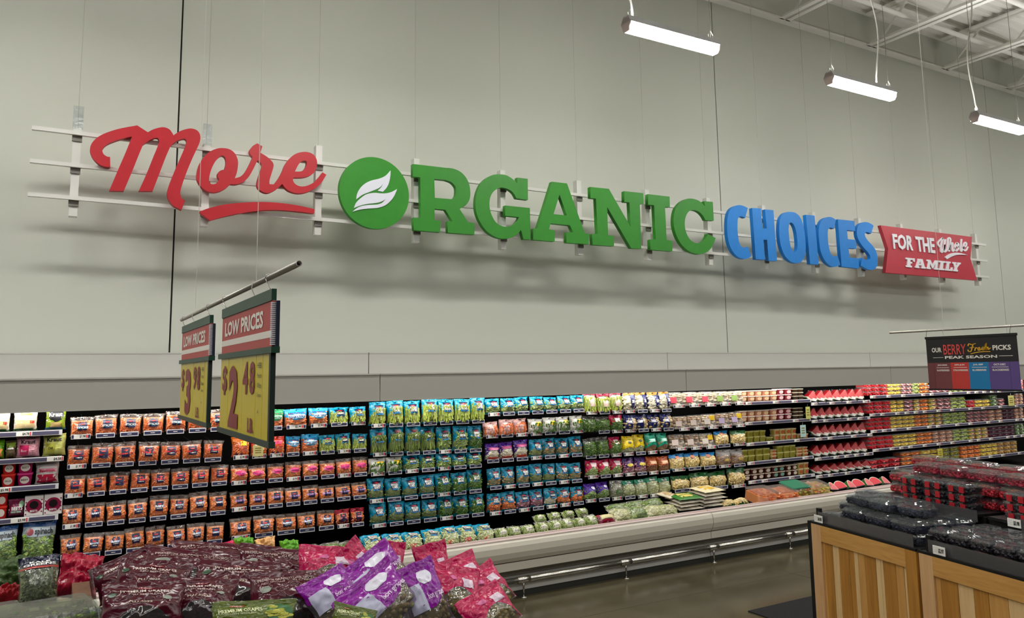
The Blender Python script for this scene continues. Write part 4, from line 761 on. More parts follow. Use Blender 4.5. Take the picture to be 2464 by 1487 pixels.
def stack(s, px0, px1, n, lev, h, look, kind, sec, anchor='wedges', name='fruit_tub', cat='tub', depth=None):
    a, b = sx(s, px0), sx(s, px1); w_ = (b-a)/n
    for i in range(n):
        CNT[sec] = CNT.get(sec, 0)+1; o_ = ORD[CNT[sec]-1]; x = a+w_*(i+.5); jx = SPV.uniform(-.004, .004)
        for l in range(lev):
            d_ = depth or min(.16, max(.085, w_*.9)); meshes = fruit_tub_meshes(*kind[1:]) if kind[0] == 'f' else dip_tub_meshes(*kind[1:])
            lb = f"{look}, {LEV[lev][l]} of {o_} stack from {anchor}, {sec}" if lev > 1 else f"{look}, single, place of {o_} stack from {anchor}, {sec}"
            o = link(name, meshes[0], None, (x+jx, SHY+.02+d_/2+SPV.uniform(0, .006), s.z+l*h), (0, 0, SPV.uniform(-.05, .05)), (w_*.96, d_, h)); tag(o, lb, cat, look+', '+sec)
            if kind[0] == 'f': f = link('filling', meshes[1], o); f['kind'] = 'stuff'; link('lid', meshes[2], o)
            else:
                link('lid', meshes[1], o)
                if kind[3]: link('label', meshes[2], o)
# kraut shelves
K1 = shelf((0, 1048), (150, 1038), x_from=-1.0, prices=('$4.78', '$4.58'), seed=1); K2 = shelf((0, 1112), (149, 1102.6), x_from=-1.0, prices=('$4.58',), seed=2)
K3 = shelf((0, 1180), (141, 1168.6), x_from=-1.0, prices=('$5.98',), seed=5); K4 = shelf((0, 1255), (140, 1244), x_from=-1.0, prices=('$3.98', '$2.98'), seed=4)
def pouch(s, px0, px1, htop, name, label, film, labels=(), texts=(), con=None, cat='pouch'):
    a, b = sx(s, px0), sx(s, px1); px = (px0+px1)/2; zt = at_y(px, htop, SHY).z; KIND['_'] = K(name, label, cat, con or ('lump', 'caul', 4), film, labels, texts)
    pack('_', (a+b)/2, SHY+.05, s.z, b-a, zt-s.z, label, 'pouches on the kraut shelves', dscale=.8, rot=(-.06, 0, SPV.uniform(-.06, .06)), var=0)
OP = lambda name, c, **k: film_mat(name, left=(c, 2.), **k)
cream_l = [(.04, .96, .12, .5, '#e8cf96', 'wave'), (.68, .9, .34, .46, '#d83a2c', 'wave'), (.0, 1., .0, .1, '#2f7a3c', None), (.36, .6, .9, .97, '#c8302c', 'oval')]
pouch(K1, -28, 22, 990, 'cracker_pouch', 'cream pouch cut by the frame edge on top kraut shelf', OP('cream_pouch', '#efe2cf'), cream_l)
pouch(K1, 29, 89, 986, 'cracker_pouch', 'cream pouch with red spot beside the dark kraut pouch', OP('cream_pouch', '#efe2cf'), cream_l, [('Crumbles', .26, .76, .72, .86, '#b8a040')])
pouch(K1, 107, 158, 981, 'kraut_pouch', 'dark green kraut pouch with white script, top kraut shelf', OP('dark_kraut_pouch', '#8aa22c'), [(.1, .9, .34, .98, '#14181c', 'oval'), (.0, 1., .0, .1, '#3f8cb8', None), (.2, .8, .1, .32, '#d8b878', 'wave')], [('Kraut', .14, .82, .58, .78, WT)])
pouch(K2, -34, 9, 1058, 'snack_pouch', 'bright green pouch at the frame edge, second kraut shelf', OP('leaf_green_pouch', '#6aa81c'), [(.1, .9, .1, .5, '#e89048', 'wave')])
pouch(K2, 10, 37, 1061, 'snack_pouch', 'brown bottomed pouch with green top, second kraut shelf', OP('brown_pouch', '#5c5034'), [(.0, 1., .6, .9, '#8aa23c', 'wave')], [('Lentils', .1, .8, .5, .6, WT)])
jar = lambda c: [(.12, .56, .1, .56, c, 'trap')]
pouch(K2, 35, 95, 1049, 'kraut_pouch', 'pink kraut pouch with beet jar picture', OP('pink_kraut_pouch', '#e2a0ae'), jar('#c01c58'), [('Kraut', .2, .82, .62, .8, '#1c1414'), ('Organic', .42, .8, .82, .9, '#1c1414'), ('Beet', .2, .46, .24, .36, '#f0a8b8')])
pouch(K2, 100, 158, 1044, 'kraut_pouch', 'yellow green kraut pouch with dill jar picture', OP('lime_kraut_pouch', '#cdd070'), jar('#a8a83c'), [('Kraut', .16, .82, .64, .82, '#1c1c10'), ('Organic', .42, .8, .84, .92, '#1c1c10'), ('Dill', .24, .44, .3, .4, '#1c1c10')])
stack(K3, 0, 37, 1, 2, .083, 'red square tub with white label', ('d', '#c81818', '#e83a2c', '#ece0d4', 'SALSA'), 'third kraut shelf', 'frame edge', 'sauce_tub')
stack(K3, 39, 79, 1, 2, .083, 'magenta square tub with white label', ('d', '#a80c54', '#e0408c', '#ece0d4', 'BEET'), 'third kraut shelf', 'frame edge', 'sauce_tub')
pouch(K3, 82, 141, 1112, 'beet_pouch', 'white pouch with pink band and red window, third kraut shelf', OP('white_beet_pouch', '#dcd4d0'), [(.06, .94, .04, .42, '#b8123c', 'wave'), (.1, .92, .52, .68, '#e88098', 'wave')], [('Beetroot', .16, .84, .54, .64, '#c01c48')])
stack(K4, -16, 15, 1, 2, .083, 'red square tub, white label', ('d', '#c81818', '#e83a2c', '#ece0d4', None), 'fourth kraut shelf', 'frame edge', 'sauce_tub')
def beet_box(s, px0, px1, htop, label):
    a, b = sx(s, px0), sx(s, px1); zt = at_y((px0+px1)/2, htop, SHY).z; w_, h = b-a, zt-s.z
    m = MB(); m.box(-w_/2, w_/2, -.03, .03, 0, h); o = link('beet_box', m.mesh('beet_box', mat('#ece4e0', .5, name='white_carton')), None, ((a+b)/2, SHY+.05, s.z)); tag(o, label, 'box', 'white beet cartons')
    def disc(R, cx_, cz_, y, c, nm):
        m = MB(); m.loops([[(cx_+R*math.cos(2*PI*i/24), yy, cz_+R*math.sin(2*PI*i/24)) for i in range(24)] for yy in (y, y-.002)]); link(nm, m.mesh(nm, mat(c, .4, name='carton_print')), o)
    disc(h*.36, 0, h*.5, -.03, '#8c0c3c', 'printed_disc'); disc(h*.2, 0, h*.56, -.032, '#140408', 'window')
    for i in range(8): disc(h*.035, w_*(.42 if i % 2 else -.42), h*(.1+.1*i), -.03, '#8c0c3c', 'printed_dot')
    m = MB(); put_text(m, 'BEETS', lambda u, v: (-w_*.2+w_*.4*u, -.035, h*.2+h*.1*v), .02); link('lettering', m.mesh('lettering', mat(WT, .5, name='lettering_ink')), o)
pouch(K4, 16, 57, 1203, 'beet_tray', 'purple beet tray with white lettering on fourth kraut shelf', OP('purple_beet_tray', '#7a2448'), [(.0, 1., .0, .24, '#5a2038', None), (.0, 1., .24, .34, '#a8c8b4', None), (.66, .98, .5, .9, '#9cc4a0', 'oval')], [('BEETS', .2, .9, .38, .58, WT)])
beet_box(K4, 57, 102, 1195, 'white beet carton next to the purple beet tray'); beet_box(K4, 104, 148, 1191, 'white beet carton at the carrot end of its shelf')
row('kraut shelves', 'bin', (-30, 1366, 1268), (128, 1362, 1256), 'SP SP', '--', anchor='frame edge', Y=SHY+.02, ratio=[.75, .9], hang=False)
# dips
DS = [shelf((1790, 969.5), (1951, 965.2), prices=('$2.98', '$4.58'), seed=11), shelf((1792.5, 1019.3), (1950, 1010), prices=('$2.98', '$3.98'), seed=12), shelf((1796, 1069), (1962, 1056.8), prices=('$4.58',), seed=13), shelf((1798.6, 1115.5), (1957, 1099.7), prices=('$3.98',), seed=14), shelf((1801, 1160.5), (1960, 1143.5), prices=('$2.98',), seed=15)]
HUM = ('d', '#c98a6c', '#e9ddd0', '#e8c89c', None); HUP = ('d', '#8c2c38', '#ecdcd8', '#f0c8c8', None); CUP = ('d', '#3c2c20', '#e8dcc0', None, None); OLV = ('d', '#a8a040', '#d0cc84', '#8c8428', None); ORC = ('d', '#c8b060', '#e8d4b0', '#c86040', None); BRN = ('d', '#4a1c14', '#d8c8b4', '#e4d8c4', None); BRG = ('d', '#4a1c14', '#d8c8b4', '#7cb0a0', None)
for i, nm in ((0, 'top dip shelf'), (1, 'second dip shelf')):
    s = DS[i]; q = dict(sec=nm, anchor='mushroom bay', name='dip_tub')
    stack(s, 1787, 1877, 5, 2, .062, 'tan hummus tub, round label', HUM, **q); stack(s, 1877, 1912, 2, 2 + (i == 0 and 0), .066, 'dark red dip tub, pink label', HUP, **q); stack(s, 1914, 1940, 2, 3, .042, 'small dark snack cup', CUP, **q)
q = dict(sec='third dip shelf', anchor='mushroom bay', name='dip_tub')
stack(DS[2], 1789, 1849, 4, 2, .062, 'olive green dip tub', OLV, **q); stack(DS[2], 1849, 1868, 1, 1, .04, 'low olive dip tub', OLV, **q); stack(DS[2], 1869, 1924, 4, 2, .062, 'yellow salsa tub, orange label', ORC, **q); stack(DS[2], 1924, 1952, 2, 1, .05, 'low yellow salsa tub', ORC, **q)
q['sec'] = 'fourth dip shelf'
stack(DS[3], 1789, 1860, 4, 2, .065, 'olive green dip tub', OLV, **q); stack(DS[3], 1860, 1876, 1, 3, .035, 'flat yellow dip tub', ORC, **q); stack(DS[3], 1877, 1922, 3, 2, .07, 'tall olive dip tub', OLV, **q); stack(DS[3], 1922, 1951, 2, 3, .035, 'flat yellow dip tub', ORC, **q)
q['sec'] = 'bottom dip shelf'
stack(DS[4], 1796, 1862, 4, 2, .062, 'brown guacamole tub, cream label', BRN, **q); stack(DS[4], 1864, 1897, 2, 2, .062, 'brown dip tub, green label', BRG, **q); stack(DS[4], 1898, 1926, 2, 2, .062, 'brown dip tub, square cream label', BRN, **q); stack(DS[4], 1927, 1954, 2, 2, .066, 'yellow dip tub, orange label', ORC, **q)
# melon wedges
HS = [shelf((1952, 972.6), (2093, 965.3), prices=('$3.98',), seed=21), shelf((1953, 1014.4), (2093, 1005.2), prices=('$3.98',), seed=22), shelf((1962, 1056.8), (2098, 1046), prices=('$3.98',), seed=23), shelf((1960.5, 1104.5), (2100.5, 1091.9), prices=('$3.98',), seed=24), shelf((1963, 1147), (2110, 1130.8), prices=('$3.98',), seed=25)]
WM = [mat('#d8202c', .3, name='melon_flesh', noisy=.15, scale=40), mat('#f0e6d4', .35, name='melon_white_rind'), mat('#3c6a2c', .35, name='melon_skin', noisy=.5, scale=30)]
m = MB(); n = 8; arc = [(-.5+i/n, .22*(1-math.sin(PI*i/n))) for i in range(n+1)]
def wl(y, k, ap): return [(x*k, y, ap+(z-ap)*k) for x, z in arc]
for y0, y1 in ((-.5, .5),):
    for k0, k1, mi in ((0.02, .8, 0), (.8, .93, 1)):
        A, B = wl(y0, k0, 1.), wl(y0, k1, 1.); m.add(A+B, [(i, n+1+i, n+2+i, i+1) for i in range(n)], mi); A2, B2 = wl(y1, k0, 1.), wl(y1, k1, 1.); m.add(A2+B2, [(i+1, n+2+i, n+1+i, i) for i in range(n)], mi)
        for e in (0, n): m.add([A[e], B[e], B2[e], A2[e]], [(0, 1, 2, 3)], mi)
    A, A2 = wl(y0, .93, 1.), wl(y1, .93, 1.); B, B2 = wl(y0, 1, 1.), wl(y1, 1, 1.)
    m.add(B+B2, [(i, i+1, n+2+i, n+1+i) for i in range(n)], 2); m.add(A+B, [(i, n+1+i, n+2+i, i+1) for i in range(n)], 2)
    for e in (0, n): m.add([A[e], B[e], B2[e], A2[e]], [(0, 1, 2, 3)], 2)
WEDGE = m.mesh('melon_wedge', WM); m = MB(); m.prof_x([(-.52, .08), (-.50, .08), (-.50, .34), (-.52, .34)], .02, .36); WLAB = m.mesh('label', PAPER)
m = MB(); m.box(-.55, .55, -.56, .5, -.03, .05); WTRAY = m.mesh('tray', BLACK)
WRAP = MB(); WRAP.loops([[(-.54, y, .0), (.54, y, .0), (.06, y, 1.03), (-.06, y, 1.03)] for y in (-.53, .53)]); WRAP = WRAP.mesh('wrap', film_mat('melon_wrap', haze=.02, gloss=.12, tint='#ffffff'))
for i, s in enumerate(HS):
    a, b = s.X0+.03, s.X1-.05; sp = at_y(2000, 1000, SHY).z - at_y(2000, 1022, SHY).z
    for j in range(7):
        x = a+(b-a)*(j+.45)/7; w_ = (b-a)/7
        o = link('melon_wedge', WEDGE, None, (x, SHY+.1, s.z+.012), (0, .22, -.55), (w_*.95, .15, .13 if i < 4 else .1)); tag(o, f"wrapped watermelon wedge, {ORD[j]} from the dips, {('top', 'second', 'third', 'fourth', 'bottom')[i]} wedge shelf", 'fruit', 'watermelon wedges')
        link('tray', WTRAY, o); link('label', WLAB, o); link('wrap', WRAP, o)
# cut fruit
FS = [shelf((2094, 956.2), (2464, 938), prices=('$3.98', '$4.58'), seed=31, x_to=12.61), shelf((2092.6, 996.8), (2447.7, 978.4), prices=('$3.98',), seed=32, x_to=12.61), shelf((2095.5, 1038), (2447.7, 1011), prices=('$4.58',), seed=33, x_to=12.61), shelf((2100, 1081), (2456.6, 1051.5), prices=('$3.98',), seed=34, x_to=12.61), shelf((2112, 1130), (2458, 1091), prices=('$2.98',), seed=35, x_to=12.61)]
FN = ['top fruit shelf', 'second fruit shelf', 'third fruit shelf', 'fourth fruit shelf', 'bottom fruit shelf']
LK = {'red': 'tub of red melon chunks', 'yellow': 'tub of yellow pineapple', 'darkred': 'tub of dark red fruit', 'lime': 'tub of lime melon', 'orange': 'tub of orange melon', 'mixed': 'tub of mixed fruit', 'cream': 'tub of pale apple', 'purple': 'tub of dark grapes', 'green': 'tub of green salad', 'tan': 'tub of tan slices', 'olive': 'tub of olive fruit', 'pinkf': 'tub of pink melon'}
def frow(i, items, h=.052):
    for px0, px1, n, lev, pal, shp in items: stack(FS[i], px0, px1, n, lev, h, ('bowl' if shp == 'bowl' else 'tub') + LK[pal][3:], ('f', pal, shp), FN[i])
frow(0, [(2085, 2142, 3, 3, 'red', 'sq'), (2142, 2174, 2, 3, 'yellow', 'sq'), (2174, 2200, 2, 3, 'darkred', 'sq'), (2200, 2219, 1, 3, 'lime', 'sq'), (2219, 2240, 1, 3, 'orange', 'sq'), (2240, 2290, 3, 2, 'darkred', 'sq'), (2290, 2330, 3, 2, 'lime', 'sq'), (2330, 2370, 3, 2, 'pinkf', 'sq'), (2370, 2430, 4, 2, 'orange', 'sq'), (2446, 2470, 2, 3, 'pinkf', 'sq')])
frow(1, [(2088, 2149, 3, 3, 'red', 'sq'), (2149, 2181, 2, 3, 'yellow', 'sq'), (2181, 2205, 1, 3, 'darkred', 'sq'), (2205, 2222, 1, 3, 'mixed', 'sq'), (2222, 2241, 1, 3, 'orange', 'sq'), (2241, 2262, 1, 3, 'mixed', 'sq'), (2262, 2294, 2, 3, 'darkred', 'sq'), (2294, 2331, 2, 3, 'lime', 'sq'), (2331, 2352, 1, 2, 'red', 'sq'), (2352, 2389, 2, 2, 'yellow', 'sq'), (2389, 2408, 1, 3, 'green', 'sq'), (2408, 2424, 1, 2, 'darkred', 'sq'), (2448, 2470, 2, 3, 'cream', 'sq')])
frow(2, [(2091, 2149, 3, 3, 'red', 'sq'), (2149, 2208, 4, 3, 'yellow', 'sq'), (2208, 2240, 2, 3, 'orange', 'sq'), (2240, 2275, 2, 3, 'mixed', 'sq'), (2275, 2296, 1, 3, 'lime', 'sq'), (2296, 2332, 2, 3, 'lime', 'sq'), (2332, 2384, 3, 3, 'darkred', 'sq'), (2384, 2420, 2, 3, 'cream', 'sq'), (2420, 2446, 2, 3, 'purple', 'sq'), (2448, 2470, 2, 3, 'cream', 'sq')])
frow(3, [(2095, 2155, 3, 3, 'red', 'sq'), (2155, 2212, 3, 3, 'yellow', 'sq'), (2212, 2250, 2, 3, 'orange', 'sq'), (2250, 2300, 3, 3, 'cream', 'sq'), (2300, 2338, 2, 3, 'lime', 'sq'), (2338, 2386, 3, 3, 'mixed', 'sq'), (2386, 2448, 4, 3, 'purple', 'sq'), (2450, 2472, 2, 3, 'green', 'sq')])
frow(4, [(2090, 2172, 3, 2, 'red', 'bowl'), (2176, 2222, 2, 3, 'orange', 'sq'), (2222, 2270, 2, 3, 'yellow', 'bowl'), (2270, 2318, 2, 3, 'olive', 'sq'), (2318, 2365, 3, 3, 'orange', 'bowl'), (2365, 2406, 3, 3, 'yellow', 'bowl'), (2406, 2455, 3, 3, 'tan', 'sq')], .056)
# cards hanging from the shelf edges
def card(px0, px1, y0, y1, c, label):
    a, b = at_y(px0, y0, SHY-.02), at_y(px1, y1, SHY-.02); m = MB(); m.box(a.x, b.x, SHY-.022, SHY-.02, b.z, a.z); o = link('hang_card', m.mesh('hang_card', mat(c, .5, name='sale_card'))); tag(o, label, 'card')
    m = MB(); m.tube([((a.x+b.x)/2-.01, SHY-.021, a.z), ((a.x+b.x)/2, SHY-.021, a.z+.03), ((a.x+b.x)/2+.01, SHY-.021, a.z)], .0015, 4); link('clip_wire', m.mesh('clip_wire', CHROME), o)
    m = MB()
    for i in range(3): m.box(a.x+(b.x-a.x)*.2, a.x+(b.x-a.x)*.8, SHY-.0225, SHY-.022, b.z+(a.z-b.z)*(.3+.2*i), b.z+(a.z-b.z)*(.38+.2*i))
    link('printed_lines', m.mesh('printed_lines', mat('#8c7c34', .6, name='faint_print')), o)
card(1938, 1950, 979, 1008, '#d8d878', 'yellow sale card hanging beside the second shelf of melon wedges'); card(1925, 1940, 1023, 1051, '#b4d8d4', 'pale blue sale card hanging over the third dip shelf')
card(2256, 2269, 1080, 1103, '#e0d458', 'yellow sale card hanging over the bowls of yellow fruit'); card(2425, 2441, 952, 976, '#e0dc84', 'yellow sale card on the second fruit shelf beside green tub')
card(609, 633, 1072, 1097, '#e4d890', 'yellow sale card on the red and white snack carrot bag')

# ------------------------------------------------------------------ the open bin along the case front
row('front bin', 'row', (880, 1339, 1284), (1192, 1304, 1250), 'BL BL BL BL BL BL BL', rot=-.75, Y=6.02, hang=False, anchor='carrots', gap=1.02)
row('front bin', 'row', (1192, 1300, 1268), (1444, 1266, 1234), 'BM BM BM BM BM BM BM BM', rot=-.7, Y=6.02, hang=False, anchor='broccoli', gap=.9)
row('front bin', 'back row', (1286, 1262, 1236), (1420, 1240, 1216), 'BM BM BM BM', rot=-.9, Y=6.2, hang=False, anchor='broccoli', gap=.8)
row('front bin', 'row', (1442, 1262, 1236), (1482, 1258, 1230), 'RN', rot=-.9, Y=6.04, hang=False, anchor='white pouches')
row('front bin', 'row', (1484, 1258, 1214), (1632, 1240, 1196), 'LF LG LF LF', rot=-.95, Y=6.04, hang=False, anchor='red pouch', gap=1.2)
row('front bin', 'back row', (1470, 1240, 1208), (1600, 1224, 1186), 'LG LG LG', rot=-.9, Y=6.25, hang=False, anchor='red pouch', gap=1.1)
row('front bin', 'row', (660, 1362, 1310), (878, 1338, 1290), 'LG LG LG LG', rot=-.8, Y=6.04, hang=False, anchor='grapes', gap=1.05)
PILLOW = [grid_mesh('pouch', bag_surf(1, 1, .12, 4.4+i, .02, .97), 10, 10, back=1., mt=WHITE) for i in range(2)]
def flat_pouch(px0, px1, py, Y, z, h, c, label, name='tortilla_pouch', stripe=None, cat='pouch'):
    a, b = at_y(px0, py, Y), at_y(px1, py, Y); w_ = b.x-a.x
    o = link(name, PILLOW[len(LABELS) % 2], None, ((a.x+b.x)/2, Y-.02, z+h/2), (-PI/2+.1, 0, SPV.uniform(-.1, .1)), (w_, h*4, .24)); o.material_slots[0].link = 'OBJECT'; o.material_slots[0].material = mat(c, .3, name='pouch_print', noisy=.15, scale=5); tag(o, label, cat, 'flat pouches in the front bin')
    if stripe:
        m = MB(); S = bag_surf(1, 1, .12, 4.4+len(LABELS) % 2, .02, .97)
        link('label', grid_mesh('label', S, 6, 5, .2, .8, .2, .75, .012, mat(stripe, .35, name='label_print')), o)
zb = .49
for i in range(5): flat_pouch(1692, 1748, 1215, 6.08, zb+.035*i, .035, '#d8d0c0' if i < 4 else '#e8dcb4', f"white flat pouch, {ORD[i]} from the bottom of the taller pouch stack", stripe='#4a4658' if i < 4 else '#e4b83c')
for i in range(4): flat_pouch(1634, 1692, 1222, 6.06, zb+.033*i, .033, '#cfc6b4' if i < 3 else '#3c7a34', ("white flat pouch, " if i < 3 else "green corn pouch, ") + f"{ORD[i]} from the bottom of the lower pouch stack", stripe='#3c3848' if i < 3 else '#e8d070')
flat_pouch(1608, 1640, 1215, 6.2, zb+.1, .04, '#d8ccb4', 'white flat pouch lying behind the lower pouch stack', stripe='#c8a878')
row('front bin', 'row', (1746, 1223, 1199), (1802, 1215, 1192), 'CN CN', rot=-1.15, Y=6.02, hang=False, anchor='pouch stack', gap=1.2)
def tray_item(px0, px1, py, Y, h, pal, label, lidc=None, n=60):
    a, b = at_y(px0, py, Y), at_y(px1, py, Y); w_ = b.x-a.x; z = a.z; m = MB(); frustum(m, .92, .92, 1, 1, 0, 1, .1, 2)
    o = link('vegetable_tray', m.mesh('vegetable_tray', SHELLM), None, ((a.x+b.x)/2, Y+.1, z), (.25, 0, 0), (w_*.97, .22, h)); tag(o, label, 'tray')
    r = random.Random(len(label)); m = MB(); m.box(-.44, .44, -.44, .44, .03, .8)
    for _ in range(n):
        s = r.uniform(.04, .08); M = Matrix.Translation((r.uniform(-.42, .42), r.uniform(-.44, .4), r.choice((.85, r.uniform(.1, .85))))) @ Matrix.Rotation(r.uniform(0, 3), 4, 'Z') @ Matrix.Rotation(r.uniform(-.4, .4), 4, 'X')
        if M.translation.z < .8: M.translation.y = -.44
        m.box(-s*1.8, s*1.8, -s*.5, s*.5, -s*.6, s*.6, M=M)
    f = link('filling', m.mesh('filling', pieces_mat('pieces_f_'+pal if pal in FR else 'pieces_'+pal, FR.get(pal) or PAL[pal], .4)), o); f['kind'] = 'stuff'
    m = MB(); frustum(m, 1.02, 1.02, .98, .98, 1, 1.1, .1, 2); link('lid', m.mesh('lid', SHELLM if not lidc else mat(lidc, .35, name='tray_lid')), o)
tray_item(1822, 1872, 1212, 6.0, .12, 'carrot', 'clear tray of carrot shreds nearer the corn in the front bin'); tray_item(1872, 1920, 1204, 6.0, .1, 'carrot', 'clear tray of carrot shreds beside the green party tray')
tray_item(1904, 1950, 1195, 6.05, .11, 'mixed', 'party tray of vegetables under green printed lid', '#2c7a5c'); tray_item(1950, 2000, 1188, 6.0, .09, 'mixed', 'low tray of mixed carrots beside the pink melon slices')
m = MB(); n = 12; A = [(.5*math.cos(PI*i/n), .5*math.sin(PI*i/n)) for i in range(n+1)]
for k0, k1, mi in ((0, .92, 0), (.92, .98, 1), (.98, 1., 2)):
    for y in (-.5, .5): m.add([(x*k0, y, z*k0) for x, z in A]+[(x*k1, y, z*k1) for x, z in A], [(i, n+1+i, n+2+i, i+1) for i in range(n)], mi)
m.add([(x, y, z) for y in (-.5, .5) for x, z in A], [(i, i+1, n+2+i, n+1+i) for i in range(n)], 2)
SLICE = m.mesh('melon_slice', [mat('#dc4650', .3, name='pink_melon_flesh', noisy=.12, scale=20)]+WM[1:])
a, b = at_y(2002, 1183, 6.0), at_y(2150, 1165, 6.0)
for j in range(7):
    x = a.x+(b.x-a.x)*(j+.5)/7; o = link('melon_slice', SLICE, None, (x, 6.04+.03*(j % 2), a.z+(b.z-a.z)*(j+.5)/7), (-.7, .12*(-1)**j, .2*(-1)**j), ((b.x-a.x)/6.4, .045, .2)); tag(o, f"half round pink melon slice, {ORD[j]} from the party trays in the front bin", 'fruit', 'melon slices in the front bin')
    m = MB(); frustum(m, .98, 1.1, .98, 1.1, -.05, .0, .1, 1); link('tray', m.mesh('tray', BLACK), o)

# ------------------------------------------------------------------ hanging price signs over the grape table
def yz_sign(X, Yl, Yr, zb, zt):
    return lambda u, v, off=0.: Vector((X-off, Yl+(Yr-Yl)*u, zb+(zt-zb)*v))
def slab(parent, name, S, u0, u1, v0, v1, off, th, mt):
    m = MB(); c = [S(a, b, off) for a, b in ((u0, v0), (u1, v0), (u1, v1), (u0, v1))]; d = [p+Vector((th, 0, 0)) for p in c]; m.loops([c, d]); return link(name, m.mesh(name, mt), parent)
def words_(parent, S, items, mt, name='lettering', off=.002):
    m = MB()
    for body, u0, u1, v0, v1, bold in items: put_text(m, body, lambda a, b: S(u0+(u1-u0)*a, v0+(v1-v0)*b, off), bold)
    return link(name, m.mesh(name, mt), parent)
ALU = mat('#b9b4ac', .35, .7, name='aluminium_tube'); SGREEN = mat('#14402e', .45, name='green_sign_rail'); SRED = mat('#b8433f', .5, name='red_sign_print'); SYEL = mat('#d8c41e', .35, name='yellow_card'); SINK = mat('#8c2f34', .5, name='red_price_ink'); SWHITE = mat('#ece6da', .5, name='white_print')
def tube_ring(mb, c, r, axis_y=True):
    mb.tube([c+Vector((r*math.cos(a), 0, r*math.sin(a))) for a in [2*PI*k/14 for k in range(15)]], .0013, 5)
def bar(X, Ya, Yb, z, label, wires, r=.0068):
    m = MB(); n = 14
    o_ = [[(X+rr*math.cos(2*PI*k/n), y, z+rr*math.sin(2*PI*k/n)) for k in range(n)] for y, rr in ((Ya, r), (Yb, r), (Yb, r*.8), (Yb+.1, r*.8))]
    m.loops(o_, False); m.loops([o_[0], [(X, Ya, z)]*n], False)
    o = link('sign_bar', m.mesh('sign_bar', ALU, True), None); tag(o, label, 'bar')
    for Y in wires:
        m = MB(); m.tube([(X, Y, z), (X, Y, 7.2)], .0011, 4); m.tube([(X-.008, Y, z+.009), (X-.011, Y, z-.012), (X-.002, Y+.004, z-.03)], .0012, 4); link('suspension_wire', m.mesh('suspension_wire', mat('#d8d4c8', .5, name='white_cable')), o)
    return o
zb_ = 2.137
bar(.43, 3.50, 1.643, zb_, 'aluminium tube carrying the two low price grape signs', [at_x(617, 665, .43).y, at_x(470, 752, .43).y])
def price_sign(Yl, Yr, label, big, small, group):
    X = .43; S = yz_sign(X, Yl, Yr, 1.733, 2.106); o = link('price_sign', None, None, (X, (Yl+Yr)/2, 1.733)); tag(o, label, 'sign', group); o_inv = Vector(o.location)
    def P(u, v, off=0.): return S(u, v, off) - o_inv
    slab(o, 'top_rail', P, 0, 1, .925, 1, .004, .012, SGREEN); slab(o, 'header_card', P, .0, 1, .62, .925, .001, .005, SRED); slab(o, 'white_stripe', P, .0, 1, .69, .735, .0015, .0005, SWHITE)
    slab(o, 'middle_rail', P, -.03, 1.04, .59, .63, .008, .02, SGREEN); slab(o, 'bottom_rail', P, -.02, 1.02, 0, .04, .006, .015, mat('#23382c', .45, name='dark_green_rail'))
    words_(o, P, [('LOW PRICES', .08, .86, .765, .88, .035)], SWHITE)
    us = (0, .2, .47, .53, .76, .79, .99)
    us = (0, .19, .5, .755, .87, 1.)
    for a, b in zip(us, us[1:]): slab(o, 'price_strip', P, a+.003, b-.003, .035, .6, .001+.0006*SPV.random(), .002, SYEL)
    words_(o, P, [('$', .06, .17, .30, .53, .03), (big[0], .22, .43, .06, .53, .045), (big[1], .52, .62, .32, .55, .03), (big[2], .65, .745, .32, .55, .03), ('LB.', .63, .74, .06, .16, .03)], SINK, off=.0035)
    words_(o, P, [(t, .79, .86, .5-.066*i, .535-.066*i, .0) for i, t in enumerate(small)] + [('A', .8, .825, .2, .225, 0)], mat('#2a2a1c', .5, name='black_ink'), off=.0035)
    slab(o, 'edge_channel', P, .99, 1.015, .03, .6, .005, .012, mat('#10231c', .5, name='channel'))
    m = MB()
    for i in range(22): m.box(-.006, .012, P(1, 0).y-.012, P(1, 0).y-.003, P(1, .64+.0125*i).z, P(1, .64+.0125*i).z+.003)
    f = link('spiral_binding', m.mesh('spiral_binding', mat('#dfe2ea', .4, name='binding_wire')), o); f['kind'] = 'stuff'
    slab(o, 'backing', P, .97, 1.03, .63, .92, -.004, .008, mat('#101830', .5, name='binding_core'))
    for u in (.05, .93):
        m = MB(); p = P(u, 1); q = zb_-1.733; cpt = Vector((0, p.y, q)); 
        m.tube([cpt+Vector((.009*math.cos(a), 0, .009*math.sin(a))) for a in [PI*(-.1)+1.25*PI*k/10 for k in range(11)]] + [Vector((-.006, p.y-.015, p.z+.012)), Vector((.002, p.y-.03, p.z-.006)), Vector((.008, p.y-.02, p.z-.004))], .0014, 5)
        link('hook', m.mesh('hook', CHROME, True), o)
price_sign(2.53, 1.872, 'larger yellow and red low price sign for white grapes', '248', ('HEB', 'Premium', 'White', 'Grapes'), 'low price grape signs')
price_sign(3.45, 2.755, 'smaller yellow and red low price sign for red grapes', '398', ('HEB', 'Premium', 'Red', 'Grapes'), 'low price grape signs')
